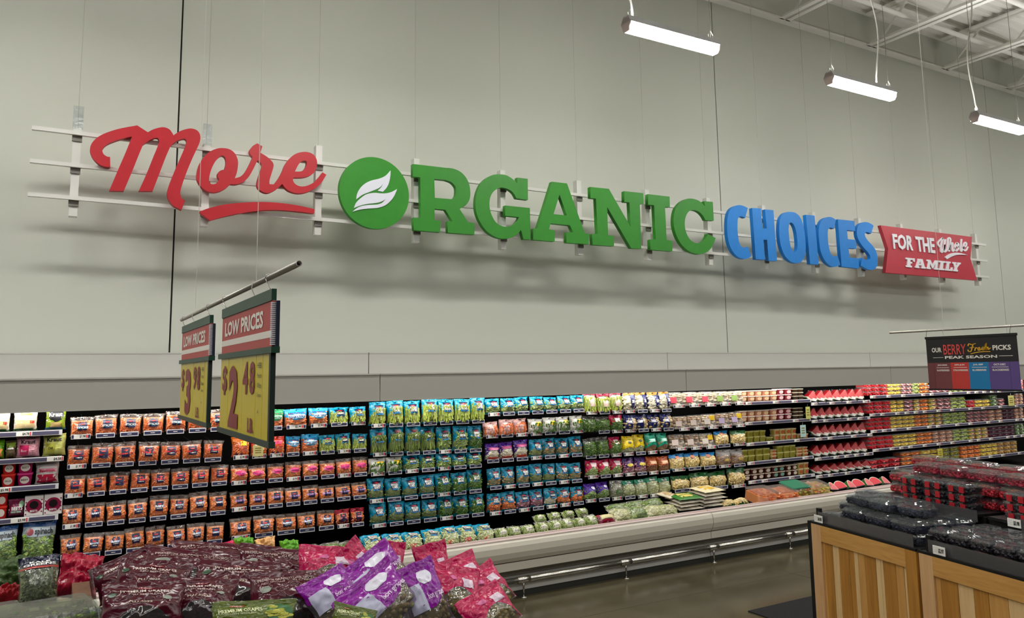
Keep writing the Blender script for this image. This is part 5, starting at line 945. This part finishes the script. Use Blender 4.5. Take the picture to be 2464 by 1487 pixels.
# season sign by the berry stand
BX = 4.5; bar(BX, 3.03, 1.5, 2.111, 'thin metal tube carrying the berry season sign', [at_x(2271, 797, BX).y], .007)
S0 = yz_sign(BX, 2.8, 2.286, 1.76, 2.073); o = link('season_sign', None, None, (BX, 2.54, 1.76)); tag(o, 'black berry season sign with four coloured month columns', 'sign'); iv = Vector(o.location)
P = lambda u, v, off=0.: S0(u, v, off)-iv
slab(o, 'board', P, 0, 1, .505, 1, 0, .006, mat('#1c1a1b', .4, name='black_sign_print')); slab(o, 'top_rail', P, -.005, 1.005, .955, 1, .004, .014, mat('#0a0f0e', .4, name='black_rail')); slab(o, 'bottom_rail', P, -.005, 1.005, -.01, .02, .004, .014, mat('#0a0f0e', .4, name='black_rail'))
for a, b, c in ((0, .08, '#6c3638'), (.082, .275, '#74393c'), (.275, .475, '#c23630'), (.475, .692, '#0c78ae'), (.692, .91, '#5a4482'), (.912, 1, '#5a4482')): slab(o, 'month_column', P, a, b, .02, .505, .0005, .006, mat(c, .45, name='sign_print'))
words_(o, P, [('OUR', .066, .182, .70, .79, .03), ('PICKS', .75, .94, .71, .8, .03), ('PEAK SEASON', .215, .79, .575, .628, .03), ('JAN-MAR', .12, .235, .44, .475, .03), ('APR-JUN', .315, .43, .44, .475, .03), ('JUL-SEP', .525, .635, .44, .475, .03), ('OCT-DEC', .745, .87, .44, .475, .03), ('RASPBERRIES', .11, .255, .345, .38, .02), ('STRAWBERRIES', .3, .465, .345, .38, .02), ('BLUEBERRIES', .515, .665, .345, .38, .02), ('BLACKBERRIES', .73, .9, .345, .38, .02)], SWHITE)
for a, b, v in ((.075, .195, .598), (.81, .95, .603), (.107, .25, .408), (.305, .455, .408), (.51, .67, .408), (.725, .895, .408)): slab(o, 'rule_line', P, a, b, v, v+.008, .002, .001, SWHITE)
words_(o, P, [('BERRY', .203, .462, .655, .84, .01)], mat('#d8473f', .5, name='red_print'))
m = MB(); fn = lambda x, y: P(x, y, .004)
for pts in ([(.49, .80), (.50, .84), (.53, .825), (.575, .84)], [(.545, .83), (.53, .75), (.515, .70), (.49, .705), (.485, .735)], [(.505, .765), (.555, .775)], [(.56, .71), (.572, .765), (.592, .75)], [(.595, .735), (.617, .745), (.61, .77), (.597, .745), (.602, .715), (.628, .73)], [(.634, .728), (.652, .785), (.651, .762), (.664, .74), (.655, .722), (.638, .727)], [(.665, .73), (.69, .84), (.678, .72), (.69, .765), (.703, .765), (.706, .725), (.73, .755)]): stroke(m, pts, .013, fn, Vector((.002, 0, 0)))
stroke(m, [(.51, .655), (.56, .675), (.64, .69), (.725, .688)], .014, fn, Vector((.002, 0, 0))); link('lettering', m.mesh('lettering', mat('#dca928', .5, name='yellow_print')), o)
for u in (.03, .96):
    m = MB(); p = P(u, 1); q = 2.111-1.76
    m.tube([Vector((.008*math.cos(a), p.y, q+.008*math.sin(a))) for a in [PI*(-.1)+1.25*PI*k/10 for k in range(11)]] + [Vector((-.004, p.y+.008, p.z+.01)), Vector((.002, p.y+.01, p.z-.006))], .0013, 5); link('hook', m.mesh('hook', CHROME, True), o)

# ------------------------------------------------------------------ the wooden berry stand
A0 = at_z(1952, 1255, .95); B0 = at_z(2464, 1395, .95); E1 = (B0-A0).normalized(); ANG = math.atan2(E1.y, E1.x); E2 = Vector((-E1.y, E1.x, 0))
def face(px, py):     # stand-local (x, z) of a photograph point on the front face
    d = ray(px, py); t = (A0-EYEP).dot(E2)/d.dot(E2); p = EYEP+d*t; return ((p-A0).dot(E1), p.z)
def wood(name, c1, c2, horizontal=False):
    k = ('wood', c1, c2, horizontal)
    if k in MATS: return MATS[k]
    m_, nt, p = nmat(name); N, L = nt.nodes.new, nt.links.new; tc = N('ShaderNodeTexCoord'); mp = N('ShaderNodeMapping'); mp.inputs['Scale'].default_value = (2.5, 30, 30) if horizontal else (22, 22, 1.6)
    L(tc.outputs['Object'], mp.inputs[0]); n_ = N('ShaderNodeTexNoise'); n_.inputs['Scale'].default_value = 1.6; n_.inputs['Detail'].default_value = 6; n_.inputs['Distortion'].default_value = 1.1; L(mp.outputs[0], n_.inputs['Vector'])
    r = N('ShaderNodeValToRGB'); r.color_ramp.elements[0].position = .3; r.color_ramp.elements[0].color = C(c1); r.color_ramp.elements[1].position = .7; r.color_ramp.elements[1].color = C(c2)
    L(n_.outputs[0], r.inputs[0]); L(r.outputs[0], p.inputs['Base Color']); p.inputs['Roughness'].default_value = .5; MATS[k] = m_; return m_
WD, WM_, WL_ = wood('brown_plank', '#a06c28', '#bf8638'), wood('mid_plank', '#c08c48', '#d4a058'), wood('light_plank', '#d6b078', '#e4c28c')
def sroot(name, label, cat, group=None):
    o = link(name, None, None, (A0.x, A0.y, 0), (0, 0, ANG)); tag(o, label, cat, group); return o
def sbox(parent, name, x0, x1, y0, y1, z0, z1, mt):
    m = MB(); m.box(x0, x1, y0, y1, z0, z1); return link(name, m.mesh(name, mt), parent)
BRK = mat('#0c0b0b', .45, name='black_bracket')
def bracket(parent, x, z, sx_, sz_):
    L_, T_ = .092, .034; o = [(0, 0), (L_, 0), (L_-.03, T_) if False else (L_+.0, 0)]
    o = [(0, 0), (L_*.72, 0), (L_, -T_), (T_, -T_), (T_, -L_-.0), (0, -L_*.72)]
    q = [(x+sx_*a, z+sz_*b) for a, b in o]; m = MB(); m.loops([[(a, y, b) for a, b in q] for y in (-.004, 0)]); link('corner_bracket', m.mesh('corner_bracket', BRK), parent)
    for a, b in ((L_*.78, -T_-.008), (T_+.008, -L_*.85)):
        m = MB(); m.loops([[(x+sx_*a+.004*math.cos(k*PI/4), y, z+sz_*b+.004*math.sin(k*PI/4)) for k in range(8)] for y in (-.004, 0)]); link('screw', m.mesh('screw', BRK), parent)
for unit, (ux, uw, lab) in enumerate(((0., .845, 'wooden crate stand holding flat boxes of blueberries'), (.85, .86, 'second wooden crate stand, holding small square berry boxes'))):
    st = sroot('berry_stand', lab, 'stand', 'wooden berry stands')
    x0, x1 = ux+.012, ux+uw-.003; zt, z0 = .945, .09
    if unit == 0: sbox(st, 'end_panel', -.022, .012, -.012, 1.1, 0, .955, BLACK)
    sbox(st, 'stile', x0, x0+.085, -.012, .02, z0, zt, wood('stile', '#cc9e6c', '#dab080')); sbox(st, 'stile', x1-.075, x1, -.012, .02, z0, zt, WD if unit == 0 else WM_)
    sbox(st, 'top_rail', x0+.085, x1-.075, -.012, .02, zt-.095, zt, wood('rail_wood', '#bf8a44', '#d4a25a', True)); sbox(st, 'bottom_rail', x0+.085, x1-.075, -.012, .02, z0, z0+.1, wood('rail_wood', '#bf8a44', '#d4a25a', True))
    a, b = x0+.085, x1-.075; ed = [0, .03, .13, .21, .34, .40, .45, .53, .655, .71, .74, .875, .96, 1.] if unit == 0 else [0, .05, .2, .33, .45, .6, .72, .85, 1.]
    ms = [WM_, WD, WL_, WD, WD, WL_, WM_, WD, WL_, WL_, WD, WM_, WL_] if unit == 0 else [WM_, WD, WL_, WD, WM_, WL_, WD, WM_]
    for i in range(len(ed)-1): sbox(st, 'plank', a+(b-a)*ed[i]+.0012, a+(b-a)*ed[i+1]-.0012, -.001-.0006*(i % 2), .015, z0+.1, zt-.095, ms[i])
    bracket(st, x0+.028, zt-.045, 1, 1); bracket(st, x1-.028, zt-.045, -1, 1); bracket(st, x0+.028, z0+.16, 1, -1); bracket(st, x1-.028, z0+.16, -1, -1)
    sbox(st, 'tray', x0-.01, x1, .0, 1.1, .94, .955, BLACK); sbox(st, 'tray_rim', x0-.01, x1, -.012, .006, .944, .958, BLACK)
    sbox(st, 'acrylic_guard', x0+.05, x1-.03, .004, .008, .958, 1.02, film_mat('smoked_acrylic', tint='#9a9298', haze=.08, gloss=.1, bump=0)); sbox(st, 'corner_post', x0+.035, x0+.065, .005, .025, .95, 1.04, BLACK)
    sbox(st, 'riser', x0, x1, .47, 1.1, .955, 1.085, BLACK); sbox(st, 'riser_shelf', x0+.02, x1-.02, .44, 1.1, 1.085, 1.1, BLACK); sbox(st, 'riser_guard', x0+.22, x1-.02, .432, .436, 1.06, 1.12, film_mat('smoked_acrylic', tint='#9a9298', haze=.08, gloss=.1, bump=0))
    def pcard(x, y, z, pr):
        m = MB(); m.box(x, x+.075, y-.003, y, z, z+.042, 0); put_text(m, pr, lambda u, v: (x+.035+.034*u, y-.004, z+.008+.024*v), .04, 1)
        for i in range(3): m.box(x+.006, x+.03, y-.0035, y-.003, z+.03-.009*i, z+.033-.009*i, 2)
        link('price_card', m.mesh('price_card', [PAPER, TAGM[3], TAGM[4]]), st)
    pcard(x0+.04 if unit == 0 else x0+.1, -.014, .962, '$4.98' if unit == 0 else '$2.97'); pcard(x0+.225 if unit == 0 else x0+.15, .428, 1.075, '$5.98')
    if unit == 0:
        sbox(st, 'notice_board', x0-.02, x0+.2, .46, .47, 1.0, 1.1, BLACK)
        for i in range(3): sbox(st, 'notice_sheet', x0+.02+.062*i, x0+.078+.062*i, .455, .46, 1.01-.006*(i < 2), 1.085, mat('#9c9a8c', .6, noisy=.15, scale=90, name='printed_sheet'))
        sbox(st, 'sign_post', x0+.06, x0+.085, .62, .64, 1.1, 1.19, BLACK)
for k_, v_ in (('blueb', ['#0c1020', '#181e34', '#242c48', '#0a0c18']), ('blackb', ['#0a0710', '#15101c', '#1c1622']), ('strawb', ['#a01020', '#c41c2c', '#d8404a', '#8c0c18']), ('raspb', ['#7c1024', '#98182c', '#b03048'])): PAL[k_] = v_
CL = {}
CLAMS = film_mat('clamshell_plastic', tint='#f2f5f7', haze=.025, gloss=.17, rough=.07, bump=.12, bscale=18)
def clam_meshes(pal, dx, dy, dz, lab=None):
    k = (pal, dx, dy, dz, lab)
    if k in CL: return CL[k]
    r = random.Random(9); m = MB(); frustum(m, dx*.88, dy*.88, dx*.97, dy*.97, 0, dz*.7, .14, 2); sh = m.mesh('box_base', CLAMS)
    m = MB(); frustum(m, dx, dy, dx, dy, dz*.68, dz*.74, .14, 2); frustum(m, dx*.92, dy*.9, dx*.82, dy*.8, dz*.74, dz*.97, .14, 2); frustum(m, dx*.62, dy*.5, dx*.56, dy*.44, dz*.97, dz*1.0, .2, 2); li = m.mesh('lid', CLAMS)
    m = MB(); m.box(-dx*.42, dx*.42, -dy*.42, dy*.42, .003, dz*.62); R = .008 if pal == 'blueb' else .0105
    for _ in range(int(110*dx*dy/.024)):
        if r.random() < .5: c = Vector((r.uniform(-.42, .42)*dx, r.uniform(-.42, .42)*dy, dz*.62))
        elif r.random() < .6: c = Vector((r.uniform(-.42, .42)*dx, -dy*.42, r.uniform(.1, .6)*dz))
        else: c = Vector((dx*.42*r.choice((-1, 1)), r.uniform(-.42, .42)*dy, r.uniform(.1, .6)*dz))
        q = R*r.uniform(.8, 1.15); m.loops([[c+Vector((q*math.sin(t)*math.cos(2*PI*j/6), q*math.sin(t)*math.sin(2*PI*j/6), q*math.cos(t))) for j in range(6)] for t in (.5, 1.3, 2.1)])
    fi = m.mesh('berries', pieces_mat('pieces_'+pal, PAL[pal], .35), True); lb = None
    if lab:
        m = MB()
        for s in (-.2, .22): m.box(dx*s-.016, dx*s+.016, -dy*.54, -dy*.5, dz*.02, dz*.74); 
        lb = m.mesh('label', mat(lab, .4, name='label_print'))
    CL[k] = (sh, fi, li, lb); return CL[k]
BC = [0]
def clam(pal, x, y, z, label, dx=.19, dy=.125, dz=.058, lab=None, yaw=0., name='berry_box'):
    sh, fi, li, lb = clam_meshes(pal, dx, dy, dz, lab); p = A0 + E1*x + E2*y
    o = link(name, sh, None, (p.x, p.y, z), (0, 0, ANG+yaw+SPV.uniform(-.05, .05))); tag(o, label, 'box', label.split(',')[0]+' on the stand')
    f = link('berries', fi, o); f['kind'] = 'stuff'; link('lid', li, o)
    if lb: link('label', lb, o)
for j, y in enumerate((.1, .235, .37)):
    for i in range(4):
        for l in range(2 if not (j == 0 and i == 0) else 1):
            clam('blueb', .12+.195*i+.012*j, y, .957+.06*l, f"flat blueberry box, {ORD[i]} from the cases, {('front', 'middle', 'rear')[j]} row, {('bottom', 'middle')[l]} layer")
for i, (x, y) in enumerate(((.24, .2), (.43, .19), (.62, .23), (.5, .33), (.3, .34), (.12, .36))): clam('blueb', x, y, 1.078, f"flat blueberry box on the top layer, {ORD[i]} of the loose ones", yaw=.08*(-1)**i)
for j in range(3):
    for i in range(6):
        for l in range(2): clam('blackb', .93+.128*i+.01*j, .1+.128*j, .957+.058*l, f"small square berry box, {ORD[i]} from the post, {('front', 'middle', 'rear')[j]} row, {('lower', 'upper')[l]} layer", .12, .12, .056)
for u, (xa, n) in enumerate(((.33, 3), (1.04, 4))):
    for i in range(n):
        for l in range(3): clam('blackb', xa+.17*i, .52, 1.101+.047*l, f"black berry box with red labels, {ORD[i]} from the cases, {LEV[3][l]} of stack, {('first', 'second')[u]} stand", .165, .12, .046, '#b01c28')
for j in range(3):
    for i in range(8):
        for l in range(2 if j < 2 else 3): clam('strawb', .1+.2*i-.06*j, .67+.15*j, 1.101+.07*l, f"red strawberry box, {ORD[i]} from the cases, {('front', 'middle', 'rear')[j]} strawberry row, {('bottom', 'middle', 'top')[l]}", .19, .145, .068)
for i in range(7): clam('raspb', .25+.2*i, .72, 1.242, f"red strawberry box lying on top of the front row, {ORD[i]} from the cases", .19, .14, .06, yaw=.1*(-1)**i)

# ------------------------------------------------------------------ the grape table and the greens beside it
m = MB(); m.box(.19, 1.48, 2.0, 3.7, .06, .93); m.box(.175, 1.5, 1.98, 3.72, .93, .97)
tag(link('produce_table', m.mesh('produce_table', BLACK)), 'black produce table under the heap of grape bags', 'table')
m = MB(); m.box(-1.3, .13, 2.0, 3.9, .06, .9); tag(link('produce_table', m.mesh('produce_table', mat('#241a14', .5, name='dark_brown_laminate'))), 'dark produce table under the kale and the salad box', 'table')
pd = at_z(207, 1399, 1.08); m = MB(); m.box(pd.x-.05, pd.x+.012, pd.y-1.1, pd.y, .06, 1.08); dv = link('divider', m.mesh('divider', wood('divider_wood', '#5c3a24', '#744c30'))); tag(dv, 'brown wooden divider between the salad box and the grapes', 'divider')
sbx = MB(); sbx.box(pd.x+.014, pd.x+.018, pd.y-1.1, pd.y+.02, .3, 1.13); link('acrylic_edge', sbx.mesh('acrylic_edge', clear_mat()), dv)
GW, GH, GD = .3, .34, .085
PAL['grape_r'] = ['#2a0c14', '#3c1420', '#4a1c28', '#1e080e']; PAL['grape_w'] = ['#8c9444', '#a8ac5c', '#747c34', '#bcbc78']
def creased(S0, sd):
    def S(u, v, off=0.):
        p = S0(u, v, off); e = min(1, 6*min(u, 1-u, v+.04, 1.04-v)); q = 0.
        for k, a in ((3., .012), (6.5, .007)):
            q += a*(1-min(1, abs(noise.noise(Vector((u*k+sd, v*k*1.1-sd, sd*3+k))))*2.2))**4
        q += .006*noise.noise(Vector((u*2.6, v*2.6, sd)))
        p.y -= q*e; return p
    return S
GS = [creased(bag_surf(GW, GH, GD, 2.9+1.7*i, .004, .86), 3.1*i+.7) for i in range(4)]
GBODY = [grid_mesh('bag_film', S, 44, 44, back=.35, mt=WHITE) for S in GS]
def grape_fill(pal, var):
    k = ('gf', pal, var)
    if k in CON: return CON[k]
    r = random.Random(var+3); m = MB(); S = GS[var]; rings = []
    for v in (.05, .2, .4, .55): F = [S(.1+.8*i/6, v, -.02) for i in range(7)]; rings.append(F+[Vector((p.x, .01, p.z)) for p in reversed(F)])
    m.loops(rings)
    for _ in range(70):
        c = S(r.uniform(.1, .9), r.uniform(.06, .6), -.022); q = r.uniform(.011, .015)
        m.loops([[c+Vector((q*math.sin(t)*math.cos(2*PI*j/7), q*1.15*math.cos(t), q*math.sin(t)*math.sin(2*PI*j/7)*1.2)) for j in range(7)] for t in (.3, .9, 1.57, 2.3, 2.9)])
    CON[k] = m.mesh('grapes', pieces_mat('pieces_'+pal, PAL[pal], .3), True); return CON[k]
def gpatch(var, u0, u1, v0, v1, c, shape=None):
    fn = {None: None, 'oval': lambda t: max(.05, math.sqrt(max(0, 1-(2*t-1)**2))), 'peel': lambda t: .55+.45*math.sin(t*3.1)}[shape]
    return grid_mesh('label', GS[var], 12, 12, u0, u1, v0, v1, .0035, mat(c, .3, name='label_print'), shape=fn)
def gtext(var, body, u0, u1, v0, v1, c, bold=.02):
    m = MB(); put_text(m, body, lambda a, b: GS[var](u0+(u1-u0)*a, v0+(v1-v0)*b, .0055), bold); return m.mesh('lettering', mat(c, .5, name='lettering_ink'))
RED_F = film_mat('maroon_grape_film', top='#48061a', tv=.36, flare=.5, tint='#b08c90', haze=.03, gloss=.14, rough=.1, bump=.35, bscale=9)
GRN_F = film_mat('green_grape_film', top='#4f5c10', tv=.2, flare=.2, tint='#d0d8b0', gloss=.14, rough=.12, bump=.5, bscale=14)
PUR_F = film_mat('violet_grape_film', top='#860e92', tv=.3, flare=-.3, tint='#e0d0e4', gloss=.14, rough=.12, bump=.5, bscale=14)
MAG_F = film_mat('magenta_grape_film', top='#b4004c', tv=.5, flare=.5, tint='#f4e4e8', haze=.05, gloss=.18, rough=.1, bump=.5, bscale=16)
GK = {
 'red': ('grape_bag', RED_F, 'grape_r', [(.38, .62, .785, .85, '#8c2430', 'oval'), (.72, .84, .5, .6, '#8c9488', 'oval'), (.06, .16, .62, .74, '#0c3c1c', 'oval')], [('PREMIUM GRAPES', .2, .8, .68, .75, '#d8ccc4'), ('RED SEEDLESS', .3, .7, .6, .645, '#b8a4a0'), ('H-E-B', .42, .58, .8, .835, '#f0d8d4'), ('PLU 4022', .3, .6, .43, .47, '#c8b8a8')]),
 'red2': ('grape_bag', RED_F, 'grape_r', [(.1, .24, .46, .58, '#8c9488', 'oval'), (.8, .92, .6, .7, '#0c4020', 'oval')], [('STORE GRAPES\nIN CRISPER', .5, .92, .68, .82, '#a08c88'), ('PREMIUM GRAPES', .08, .5, .7, .77, '#b09c98'), ('RED SEEDLESS', .12, .44, .62, .67, '#987c7c')]),
 'green': ('grape_bag', GRN_F, 'grape_w', [(.2, .38, .8, .87, '#b84a38', 'oval'), (.62, .98, .28, .86, '#0c5a1c', 'oval')], [('PREMIUM GRAPES', .06, .58, .62, .74, '#d4d8a8'), ('GREEN SEEDLESS', .14, .5, .55, .6, '#b8bc8c'), ('H-E-B', .23, .35, .815, .855, '#f0d8d4')]),
 'violet': ('grape_bag', PUR_F, 'grape_w', [(.04, .4, .3, .7, '#b4b4cc', None), (.42, .8, .66, .86, '#dcdae8', 'peel')], [('bon grapes', .46, .92, .4, .52, '#e4c8e8')]),
 'magenta': ('grape_bag', MAG_F, 'grape_w', [(.3, .46, .62, .74, '#d06098', 'oval'), (.56, .8, .5, .7, '#d8c4d4', None)], []),
}
def grape_bag(kind, px, py, wpx, hpx, roll, lean, z, label, yaw=0., var=None):
    nm, film, pal, labs, txts = GK[kind]; var = len(LABELS) % 4 if var is None else var; p = at_z(px, py, z); dist = (p-EYEP).dot(CF); w_, h = wpx*dist/FPX, hpx*dist/FPX
    R = Matrix.Rotation(yaw, 3, 'Z') @ Matrix.Rotation(lean, 3, 'X') @ Matrix.Rotation(-math.radians(roll), 3, 'Y')
    o = link(nm, GBODY[var], None, p - R @ Vector((0, 0, h/2)), R.to_euler(), (w_/GW, min(w_, h)/GW, h/GH)); o.material_slots[0].link = 'OBJECT'; o.material_slots[0].material = film; tag(o, label, 'bag', 'heaped grape bags')
    f = link('grapes', grape_fill(pal, var), o); f['kind'] = 'stuff'
    for q in labs: link('label', gpatch(var, *q), o)
    for q in txts: link('lettering', gtext(var, *q), o)
    if kind == 'green':
        m = MB(); S = GS[var]; r = random.Random(2)
        for _ in range(34): a, b = r.gauss(0, .4), r.gauss(0, .4); c = S(.8+.15*max(-1, min(1, a)), .56+.24*max(-1, min(1, b)), .005); m.loops([[c+Vector((q*math.cos(2*PI*j/8), -e, q*math.sin(2*PI*j/8))) for j in range(8)] for q, e in ((.014, 0), (.011, .002))])
        f = link('grape_picture', m.mesh('grape_picture', pieces_mat('printed_grapes', ['#a8a82c', '#c8c44c', '#8c9420'], .4)), o); f['kind'] = 'stuff'
    return o
G = grape_bag
G('red2', 540, 1352, 260, 110, -14, -.9, 1.06, 'long maroon grape bag at the back of the heap, stretched toward the magenta bags')
G('red', 305, 1380, 150, 90, 20, -.5, 1.10, 'maroon grape bag standing up beside the crumpled red bag')
G('red2', 470, 1372, 250, 110, -16, -.8, 1.09, 'maroon grape bag draped over the middle of the heap')
G('red2', 660, 1372, 190, 120, -16, -.7, 1.10, 'maroon grape bag touching the magenta bags, small print on it')
G('red', 570, 1415, 200, 150, -12, -.8, 1.12, 'maroon grape bag with clear window at the heart of the heap')
G('red', 365, 1408, 170, 130, -13, -.7, 1.14, 'maroon grape bag with white lettering, second from the divider')
G('red2', 690, 1440, 180, 150, -8, -.8, 1.13, 'dark grape bag behind the larger green bag')
G('red', 480, 1450, 170, 130, -10, -.8, 1.15, 'maroon grape bag just behind the larger green bag, beside the front one')
G('red', 345, 1458, 190, 120, -6, -.7, 1.18, 'front maroon grape bag with white lettering and a green leaf mark')
G('magenta', 790, 1372, 150, 120, -10, -.6, 1.12, 'magenta grape bag lying against the maroon bags')
G('magenta', 862, 1366, 90, 125, 34, -.35, 1.12, 'magenta grape bag whose pointed corner sticks up highest')
G('magenta', 940, 1360, 70, 110, -10, -.3, 1.10, 'magenta grape bag tip standing before the broccoli bags')
G('magenta', 1045, 1375, 90, 130, 6, -.3, 1.10, 'magenta topped grape bag standing up before the cream case front')
G('violet', 905, 1392, 170, 130, 30, -.6, 1.13, 'violet grape bag with white band behind the two front violet bags')
G('magenta', 1110, 1392, 120, 110, 12, -.5, 1.10, 'magenta grape bag with pale tag before the bumper rail')
G('magenta', 1170, 1420, 120, 110, 24, -.6, 1.10, 'magenta grape bag at the aisle end of the heap, upper one')
G('magenta', 1095, 1425, 130, 130, -16, -.6, 1.13, 'magenta grape bag squeezed beside the upright violet bag')
G('magenta', 1175, 1470, 140, 110, 20, -.7, 1.12, 'clear and magenta grape bag at the aisle corner of the table')
G('violet', 800, 1440, 130, 130, 20, -.6, 1.14, 'violet grape bag with grey back panel behind the small green bag')
G('violet', 910, 1448, 190, 140, 32, -.6, 1.17, 'front violet grape bag lying slanted above the small green bag')
G('violet', 1020, 1435, 110, 160, 14, -.4, 1.16, 'upright violet grape bag with striped panel and script')
G('green', 612, 1490, 200, 90, -6, -.6, 1.18, 'larger green grape bag with printed grapes at the table front')
G('green', 850, 1498, 110, 80, -22, -.6, 1.18, 'small green grape bag between the violet and maroon bags')
# greens
KIND['_'] = K('kale_bag', '', 'bag', ('kale', 'kale', 420), film_mat('kale_film', top='#20243c', tv=.74, flare=-.1, haze=.05), [(.02, .98, .72, .76, '#b83c34', None), (.28, .72, .9, .95, '#3c4456', None)], [('KALE\nGREENS', .1, .9, .77, .89, WT)])
p = at_z(90, 1462, .98); pack('_', p.x, p.y, p.z, .15, .2, 'bag of kale greens with dark header and white lettering', 'greens on the small table', dscale=2, rot=(-.35, 0, .05), var=1)
RF = mat('#a80c34', .22, name='red_foil_bag', noisy=.35, scale=14, bump=.9, bscale=16)
CRUMP = [grid_mesh('crumpled_bag', bag_surf(GW, GH, GD*1.3, 7.7+i, .034, .97), 26, 26, back=.5, mt=RF, smooth=True) for i in range(2)]
def crumpled(px, py, z, w_, h, label, mt=RF, rot=(-.5, .2, 0), v=0, name='red_bag', Y=None):
    p = at_z(px, py, z) if Y is None else at_y(px, py, Y); o = link(name, CRUMP[v], None, (p.x, p.y, p.z), rot, (w_/GW, w_/GW, h/GH)); o.material_slots[0].link = 'OBJECT'; o.material_slots[0].material = mt; tag(o, label, 'bag'); return o
crumpled(178, 1438, .98, .17, .18, 'crumpled shiny red bag between kale and maroon grapes')
m_pk = mat('#c41c50', .3, name='pink_foil_bag', noisy=.3, scale=14, bump=.6, bscale=16); m_or = mat('#d8a468', .35, name='peach_bag_print', noisy=.2, scale=16, bump=.5, bscale=16); m_gn = mat('#5ca024', .35, name='lime_bag_print', noisy=.3, scale=14, bump=.5, bscale=16)
for i, (px, py, c, lb) in enumerate(((372, 1360, m_pk, 'pink and cream bag in the bin, showing over the grape heap'), (428, 1362, m_pk, 'second pink bag in the bin, beside a cream bag'), (452, 1360, m_or, 'cream bag in the bin peeping over the grapes'), (552, 1345, m_pk, 'dark red bag in the bin below the second carrot bay'), (590, 1335, m_gn, 'green and peach bag in the bin below the carrots'), (640, 1335, m_or, 'peach bag with dark lettering in the bin below the carrots'), (700, 1340, m_gn, 'lime green bag corner in the bin behind magenta bags'))):
    crumpled(px, py, 0, .15, .13, lb, c, (-.6, .1*(-1)**i, .2*(-1)**i), i % 2, 'bin_bag', 6.06)
crumpled(20, 1452, 1.0, .12, .08, 'small red bag with white trim lying before the kale', mat('#9c1420', .25, name='red_print_bag', noisy=.3, scale=14, bump=.7, bscale=16), (-.9, 0, .2), 1)
crumpled(15, 1430, .96, .2, .16, 'clear bag of leafy greens lying by the frame edge before the spinach', mat('#3c5424', .4, name='leafy_bag', noisy=.7, scale=30, bump=.8, bscale=30), (-.5, 0, .1), 0, 'greens_bag')
def salad_box(px, py, z, w_, d_, h, label):
    p = at_z(px, py, z); m = MB(); frustum(m, w_*.94, d_*.94, w_, d_, 0, h*.8, .1, 3); o = link('salad_box', m.mesh('box_base', film_mat('salad_plastic', tint='#e6ead8', haze=.08, gloss=.14, bump=.2)), None, (p.x, p.y, p.z-h), (0, 0, .12)); tag(o, label, 'box')
    m = MB(); frustum(m, w_*1.02, d_*1.02, w_*1.02, d_*1.02, h*.8, h*.86, .1, 3); frustum(m, w_*.95, d_*.93, w_*.9, d_*.88, h*.86, h, .1, 3); link('lid', m.mesh('lid', film_mat('salad_lid', tint='#dfe3d3', haze=.08, gloss=.14, bump=.2)), o)
    m = MB()
    for i in range(12): m.box(w_*(-.44+.08*i), w_*(-.40+.08*i), -d_*.5, -d_*.47, h*.86, h*.97)
    f = link('lid_ribs', m.mesh('lid_ribs', clear_mat()), o); f['kind'] = 'stuff'
    r = random.Random(4); m = MB(); m.box(-w_*.44, w_*.44, -d_*.44, d_*.44, .01, h*.7)
    for _ in range(150): piece(m, 'leaf', Vector((r.uniform(-.45, .45)*w_, r.choice((-d_*.46, r.uniform(-.45, .45)*d_)), r.uniform(.6, .85)*h)), r.uniform(0, 6), r)
    f = link('salad', m.mesh('salad', pieces_mat('pieces_leaf', PAL['leaf'])), o); f['kind'] = 'stuff'
salad_box(95, 1462, 1.13, .34, .26, .12, 'large clear box of salad leaves in front of the kale'); salad_box(-40, 1470, 1.1, .24, .2, .1, 'clear salad box cut by the frame edge')
